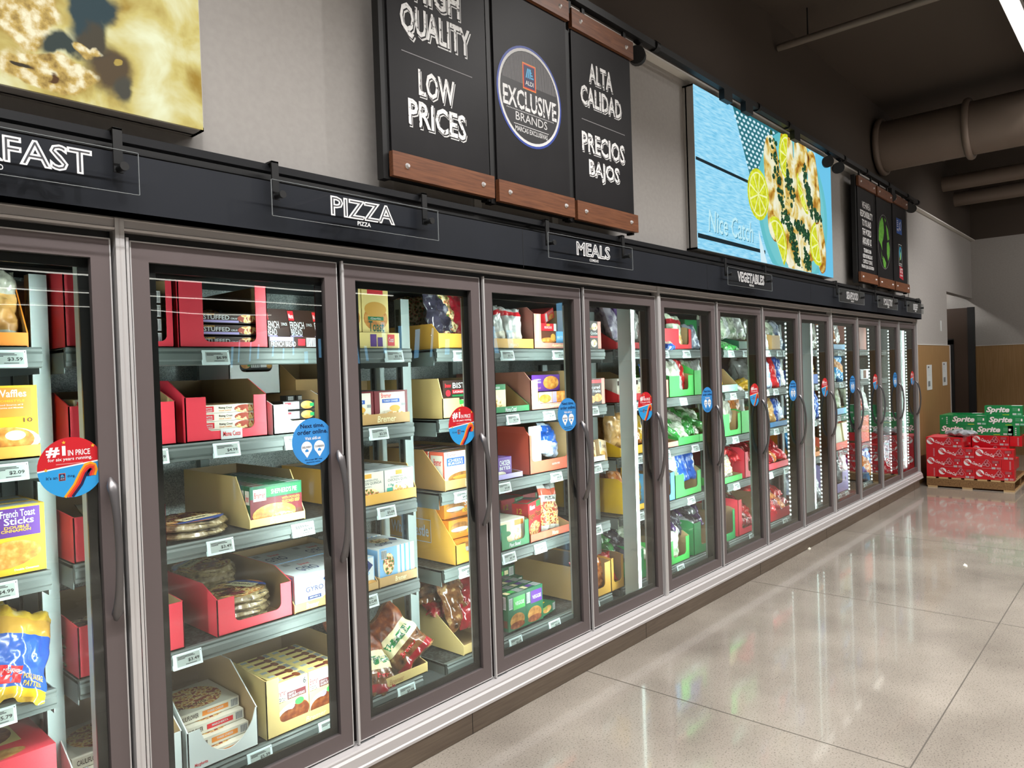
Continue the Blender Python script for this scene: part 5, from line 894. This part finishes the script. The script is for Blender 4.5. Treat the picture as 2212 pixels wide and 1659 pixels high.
# ---- bay E: sixth full door
tray('dark green slanted tray of white bags', 6, 0, 4.981, 4.981+.4, .07, .2, 'dgreen', dep=.6, ys=.5)
pile('white and green bag', 6, 0, 4.981-.1, 4.981+.34, 11, ('b_gw', 'b_white', 'b_gw'), .1, .18, .22, .09, .46, True, 2)
bag('green and white bag lying flat at the shelf edge, top shelf, sixth full door', 4.789, .36, R1+.035, .3, .16, .05, 'b_green', (-1.2, 0, 0), 4)
tray('mint tray with kraft inside', 6, 1, 4.608, 4.931, .06, .19, 'mint', dep=.55, ys=.12, logo=('Organic', 'white', .55, .012, .85, .03))
bag('tall yellow bag in mint tray, second shelf, sixth full door', 4.709, .4, R2+.13, .17, .27, .08, 'b_yellow', (-.25, .35, 0), 1)
pile('pale packet', 6, 1, 4.949+.04, 5.36, 3, ('b_white', 'b_yellow', 'b_bw'), .0, .18, .18, .07, .4)
tray('vivid green window tray, left one', 6, 2, 4.601, 4.978, .18, .2, 'lgreen', .045, (.42, .86), dep=.5, ys=.05)
tray('vivid green window tray, right one', 6, 2, 4.987, 4.987+.36, .19, .21, 'lgreen', .045, (.45, .9), dep=.5, ys=.05)
pile('clear and green bag', 6, 2, 4.601+.08, 4.987+.3, 8, ('b_gw', 'b_clear', 'b_orange', 'b_white'), .1, .19, .27, .08, .42, True, 2)
tray('low vivid green tray of pale snack bags', 6, 3, 4.61-.1, 4.972, .05, .09, 'lgreen', dep=.5, ys=.4)
bag('pale snack bag in low vivid green tray, fourth shelf', 4.787, .4, R4+.12, .25, .2, .1, 'b_clear', (-.2, 0, 0), 2, ((-.6, .5, 'f_pasta'),))
tray('tall red tray of dark red bags', 6, 3, 5.035, 5.035+.42, .22, .26, 'tred', .05, (.15, .9), dep=.62, ys=.05)
pile('dark red bag', 6, 3, 5.035-.2, 5.035+.36, 13, ('b_dred', 'b_red', 'b_white', 'b_dred'), .14, .17, .21, .09, .46, False, 3)
tray('green tray end next to the pink tray', 6, 4, 4.816-.25, 4.816-.004, .24, .26, 'green', .06, (.2, .85), dep=.55, ys=.05, side='kraft')
pile('silver and purple bag', 6, 4, 4.816-.2, 4.816-.05, 2, ('b_dark', 'b_purple'), .05, .16, .24, .08, .42, True)
tray('tall pink tray of dark red bags', 6, 4, 4.878, 4.878+.42, .3, .31, 'tred', .05, (.16, .9), dep=.62, ys=.05)
pile('dark red meat bag', 6, 4, 4.878+.1, 4.878+.36, 14, ('b_dred', 'b_meat', 'b_dred', 'b_red'), .05, .18, .23, .1, .44, False, 4)
# ---- bay F: seventh and eighth full doors
tray('kraft fish tray on the top shelf', 7, 0, 5.669, 5.862, .13, .2, 'kraft', dep=.5, ys=.3)
pile('clear fish bag', 7, 0, 5.514, 6.018, 8, ('b_white', 'b_clear', 'b_gw', 'b_bw'), .0, .22, .29, .1, .4, True, 2)
pile('white and blue fish bag', 7, 1, 5.49, 6.015, 13, ('b_white', 'b_bw', 'b_red', 'b_blue', 'b_white'), .0, .22, .3, .1, .4, True, 3)
tray('blue and kraft tray of fish packs', 7, 2, 5.538, 5.99, .05, .2, 'petrol', dep=.55, ys=.4)
pile('blue and clear fish bag', 7, 2, 5.497, 6.012, 13, ('b_bw', 'b_white', 'b_bread', 'b_blue'), .04, .18, .23, .1, .42, True, 3)
tray('low red tray of shrimp bags', 7, 3, 5.468, 6.018, .06, .12, 'tred', dep=.58, ys=.4)
pile('red shrimp bag', 7, 3, 5.468+.05, 5.995, 13, ('b_red', 'b_dred', 'b_orange', 'b_red'), .06, .18, .22, .1, .44, False, 3)
tray('low dark red tray of shrimp bags', 7, 4, 5.478, 6.019, .09, .12, 'crimson', dep=.58, ys=.4)
pile('dark red shrimp bag', 7, 4, 5.478+.06, 5.996, 20, ('b_dred', 'b_red', 'b_dred', 'b_orange'), .08, .19, .23, .1, .44, False, 4)
pile('grey fillet bag', 8, 0, 6.62, 6.912, 4, ('b_grey', 'b_clear'), .0, .24, .3, .1, .4, True, 2)
tray('slanted blue tray of fillets', 8, 1, 6.581, 6.939, .1, .16, 'blue', dep=.55, ys=.3)
pile('yellow and white fillet bag', 8, 1, 6.581, 6.911, 4, ('b_white', 'b_yellow', 'b_blue'), .06, .22, .28, .1, .42, True, 2)
pile('blue and clear fillet bag', 8, 2, 6.568, 6.898, 6, ('b_bw', 'b_white', 'b_blue'), .0, .24, .3, .1, .4, True, 2)
tray('orange kraft tray of fish fingers', 8, 3, 6.563, 6.922, .05, .24, 'orange', dep=.55, ys=.35)
pile('blue and orange fish pack', 8, 3, 6.563, 6.895, 4, ('b_blue', 'b_orange', 'b_cyan'), .02, .22, .26, .1, .42, True, 2)
tray('low red tray beside the frame post', 8, 4, 6.317, 6.491, .1, .12, 'maroon', dep=.5)
pile('silver mussel bag', 8, 4, 6.504, 6.929, 7, ('b_grey', 'b_bw', 'b_clear'), .0, .26, .32, .12, .42, True, 2)
# ---- bay G and the sparse far doors
pile('orange and white chicken bag', 9, 0, 7.308, 7.752, 4, ('b_orange', 'b_white', 'b_bw'), .06, .28, .34, .12, .42, True, 2)
tray('pale blue tray on the top shelf', 9, 0, 7.308, 7.8, .06, .1, 'skyb', dep=.55)
bag('large bright blue chicken bag on the second shelf, ninth full door', 7.614, .4, R2+.2, .4, .38, .12, 'b_cyan', (-.15, .35, 0), 1, ((-.5, .0, 'f_fry'),))
pile('white chicken bag', 9, 1, 7.296, 7.521, 2, ('b_white', 'b_teal'), .0, .26, .28, .1, .4, True)
tray('white tray of green and white bags', 9, 2, 7.294, 7.74, .07, .1, 'skyb', dep=.55)
pile('red chicken bag', 9, 2, 7.294, 7.708, 4, ('b_dred', 'b_red'), .14, .3, .34, .1, .62, True, 2)
pile('pale green chicken bag', 9, 2, 7.324, 7.677, 2, ('b_gw', 'b_gw'), .05, .3, .3, .1, .4, True)
tray('plain red tray on the fourth shelf', 9, 3, 7.267, 7.726, .08, .26, 'salmon', dep=.6, ys=.5)
row('cream card sleeve', ' standing in the plain red tray', 9, 3, 2, (.33, 0, 0), 7.313, 7.313+.28, R4+.02, R4+.28, .32, .37, 'cream', 'r ivory .1 .1 .9 .9', rot=(-.12, 0, 0))
tray('blue violet tray with kraft inside', 9, 4, 7.274, 7.739, .22, .36, 'lilac', .1, (.1, .5), dep=.6, ys=.3)
pile('white poultry bag', 9, 4, 7.303+.05, 7.739, 5, ('b_white', 'b_grey'), .1, .3, .34, .12, .42, True, 2)
tray('dusty pink tray on the top shelf', 10, 0, 8.218, 8.484, .3, .3, 'pink', dep=.5)
carton('white and brown turkey box', 10, 1, 8.311, 8.601, R2+.003, R2+.12, .33, .5, 'white', 'r brown .3 .1 .7 .9')
pile('blue poultry bag', 10, 1, 8.206, 8.311, 1, ('b_blue',), .0, .25, .3, .1, .4, True)
pile('red and cream poultry bag', 10, 2, 8.191, 8.494, 4, ('b_red', 'b_white', 'b_gw', 'b_grey'), .0, .32, .38, .12, .4, True, 2)
tray('round topped salmon red tray', 10, 3, 8.177, 8.499, .34, .36, 'salmon', dep=.5)
bag('yellow bag behind the round topped red tray, fourth shelf', 9.05, .9, R4+.15, .4, .3, .12, 'b_yellow', (-.2, .2, 0), 3)
bag('pale blue poultry pack with orange picture on the bottom shelf', 8.406, .36, R5+.22, .42, .42, .12, 'b_cyan', (-.1, .5, 0), 2, ((-.6, .1, 'f_fry'),))
pile('red poultry bag', 10, 4, 8.175, 8.572, 3, ('b_red', 'b_blue'), .1, .32, .36, .12, .6, True)
bag('blue and white bag left on the bottom shelf, eleventh full door', 9.189, .36, R5+.3, .46, .4, .14, 'b_bw', (-.1, .3, 0), 3)
bag('pale pink meat bag under blue bag, bottom shelf, eleventh full door', 9.228, .33, R5+.11, .46, .24, .14, 'b_dred', (-.5, 0, 0), 1)
carton('thin yellow box on second shelf, eleventh full door', 11, 1, 9.083, 9.164, R2+.003, R2+.22, .35, .4, 'cream')
row('red beef carton', ' on the far bottom shelf', 12, 4, 2, (.22, 0, 0), 9.899, 9.899+.2, R5+.003, R5+.26, .35, .5, 'crimson', 'r ivory .2 .2 .8 .5')
# ---------------------------------------------------------------- pallet of soda by the far end
WP = wood('pallet_wood', '#6a4a2c', '#9a7548', (4, 14, 14), .75); WPE = M('pallet_wood_light', '#c8a878', .75)
th = thing('wooden_pallet', 'worn wooden pallet on the floor carrying red and green soda cartons', 'pallet', (9.56, -.06, 0)); th.rotation_euler = (0, 0, 0.0)
PL, PD = .93, 1.05
for i, x in enumerate((0, PD/2-.02, PD-.04)): b = MB(); b.box(x, x+.04, -PL, 0, .018, .112, WP); b.build('stringer', th)
for i in range(7): y = -PL+.0+i*(PL-.1)/6; b = MB(); b.box(0, PD, y, y+.1, .112, .13, WP, left=WPE, front=WPE); b.build('deck_board', th)
for y in (-PL, -.5, -.12): b = MB(); b.box(0, PD, y, y+.11, 0, .018, WP, left=WPE, front=WPE); b.build('bottom_board', th)
CO, SP = M('soda_red', '#cf1120', .35, 0, .5, .3), M('soda_green', '#0f8a4a', .35, 0, .5, .3); SG2 = M('soda_shade', '#9c0c18', .4); SGG = M('soda_dgreen', '#0a6a38', .4)
BL_, BH, BD = .4, .124, .125     # carton length, height, depth
def coke():
    b = MB(); b.box(0, BL_, 0, BD, 0, BH, CO); F = FR(0, 0, 0); W1 = M('stk_white', '', .4)
    b.ell(F, .05, .075, .042, .042, W1, .0006, 24)
    for k in (-1, 0, 1): b.shape(F, [(.05-.03+k*.016+.0, .105+k*.004), (.05-.022+k*.02, .108), (.05+.034+k*.012, .05), (.05+.026+k*.01, .044)], CO, .001)
    b.text(F, 'Coca-Cola', .1, .04, .205, .075, W1, .001, .02, .3, -.35)
    for u, v, r in ((.24, .085, .02), (.22, .06, .018), (.258, .055, .022), (.25, .105, .016)): b.ell(F, u, v, r, r, M('can_pink', '#c9868c', .4), .0008, 14); b.ell(F, u, v, r*.6, r*.6, SG2, .001, 12)
    b.strip(F, [(.2, .01), (.3, .012), (.3, .06), (.275, .09), (.262, .12)], .004, M('can_pink', '', .4), .0009)
    b.rect(F, .3, .006, .34, .03, 'silver', .0008); b.rect(F, .35, .006, .392, .03, M('can_pink', '', .4), .0008); b.rect(F, .305, .075, .38, .11, SG2, .0007)
    for q in range(4): b.rect(F, .31, .08+q*.008, .37, .083+q*.008, M('can_pink', '', .4), .001)
    b.ell(F, .345, .06, .008, .01, W1, .001, 10)
    E = FL(0, BD, 0); b.rect(E, .07, .01, .09, .11, M('can_pink', '', .4), .0006)
    T = FT(0, 0, BH); b.rect(T, .02, .01, .2, .11, M('soda_pale', '#e0606a', .4), .0006); return b.data('soda_carton')
def coke_end():
    b = MB(); b.box(0, BD, 0, BL_, 0, BH, CO); F = FR(0, 0, 0); W1 = M('stk_white', '', .4); pk = M('can_pink', '', .4)
    for q in range(6): b.rect(F, .078, .01+q*.017, .094, .022+q*.017, pk, .0006)
    b.rect(F, .1, 0, .102, BH, SG2, .0006); return b.data('soda_carton')
def sprite(w=BL_):
    b = MB(); b.box(0, w, 0, BD, 0, BH, SP); F = FR(0, 0, 0); W1 = M('stk_white', '', .4)
    b.text(F, 'Sprite', .018, .02, .26, .105, SGG, .0006, .05, .25); b.text(F, 'Sprite', .02, .025, .26, .108, W1, .0012, .04, .25); b.rect(F, .19, .008, .26, .016, M('lime', '#b8d838', .4), .0008)
    b.rect(F, .295, .01, .335, .032, 'lgrey', .0008); b.rect(F, .345, .01, .385, .032, 'mint', .0008)
    for q in range(5): b.rect(F, .295, .06+q*.009, .345, .063+q*.009, M('soda_pg', '#7ac49a', .4), .0008)
    b.rect(F, .352, .06, .37, .09, W1, .0008); T = FT(0, 0, BH); b.rect(T, .28, .01, .39, .115, M('soda_pw', '#d5e4da', .4), .0006); b.rect(T, .02, .015, .2, .1, SGG, .0006); return b.data('soda_carton')
def sprite_end():
    b = MB(); b.box(0, BD, 0, BL_, 0, BH, SP); F = FR(0, 0, 0)
    for q in range(4): b.rect(F, .075, .012+q*.025, .09, .028+q*.025, 'lgrey', .0006)
    b.ell(F, .03, .08, .008, .01, 'mint', .0006, 10); return b.data('soda_carton')
DA = dict(c=coke(), ce=coke_end(), s=sprite(), se=sprite_end())
# cartons face -x (towards the camera end of the aisle); carton-local x runs along -y
LAYN = ['bottom', 'second', 'third', 'fourth', 'fifth', 'sixth', 'top']
rotm = Matrix.Rotation(th.rotation_euler.z, 4, 'Z')
def put(kind, u, dpt, layer, label):
    o = bpy.data.objects.new('soda_carton', DA[kind]); COL.objects.link(o)
    p = rotm @ Vector((.012+dpt, -u, 0)); o.location = (9.56+p.x, -.06+p.y, .131+layer*(BH+.001)); o.rotation_euler = (0, 0, -PI/2+th.rotation_euler.z)
    tag(o, label, 'carton')
lay = [[('ce', 0), ('c', .127), ('c', .53)], [('c', 0), ('c', .402), ('ce', .804)], [('ce', 0), ('c', .127), ('c', .53)], [('c', 0)]]
for li, L in enumerate(lay):
    for i, (k, u) in enumerate(L):
        put(k, u, 0, li, f'red soda carton at {("left", "middle", "right")[i]} of {LAYN[li]} layer, pallet front')
for li in range(4):
    for j, dpt in enumerate((.4, .53, .66, .79)) if li < 3 else ((0, .42), (1, .55), (2, .68), (3, .81)):
        for i in range(2): put('c', .02+.41*i, dpt if li == 3 else dpt+.012, li, f'red soda carton {("left", "right")[i]}, {ORD[j+1]} row behind front, {LAYN[li]} layer of pallet')
put('ce', .43, .0+.0, 3, 'red soda carton end-on beside the top left red carton') if False else None
put('ce', .835, .42, 3, 'red soda carton end-on at right end of the fourth layer')
for j, dpt in enumerate((.14, .27)): put('c', 0, dpt, 3, f'red soda carton {ORD[j+1]} row behind the top left red carton')
for li, L in ((4, [('s', .1), ('s', .502), ('se', .904-.06)]), (5, [('se', .1), ('s', .227), ('s', .629)]), (6, [('s', .6)])):
    for i, (k, u) in enumerate(L): put(k, u-.03, .44 if li < 6 else .46, li, f'green soda carton, {("left", "middle", "right")[i] if li < 6 else "single topmost"}, {LAYN[li]} layer, pallet')
for li in (4, 5):
    for j, dpt in enumerate((.57, .7, .84) if li == 4 else (.845,)): 
        for i in range(2): put('s', .08+.41*i, dpt, li, f'green soda carton {("left", "right")[i]}, {ORD[j+1]} row back, {LAYN[li]} layer, pallet')
bag('crumpled dark silver snack bag lying on top of the red soda cartons', 9.72, -.42, .131+4*(BH+.001)+.045, .32, .2, .09, 'b_grey', (-PI/2, 0, 1.3), 3)
# scraps on the floor
for i, (x, y) in enumerate(((5.53, -0.032), (5.651, -1.189))):
    b = MB(); b.add([(0, 0, .001), (.05, .01, .004), (.06, .03, .012), (.02, .035, .003), (.03, .015, .014)], [(0, 1, 4), (1, 2, 4), (2, 3, 4), (3, 0, 4)], 'ivory'); tag(b.build('paper_scrap', None, (x, y, .0)), ('tiny white paper scrap on the floor near the freezer kick plate', 'tiny white paper scrap in the middle of the aisle floor')[i], 'litter')
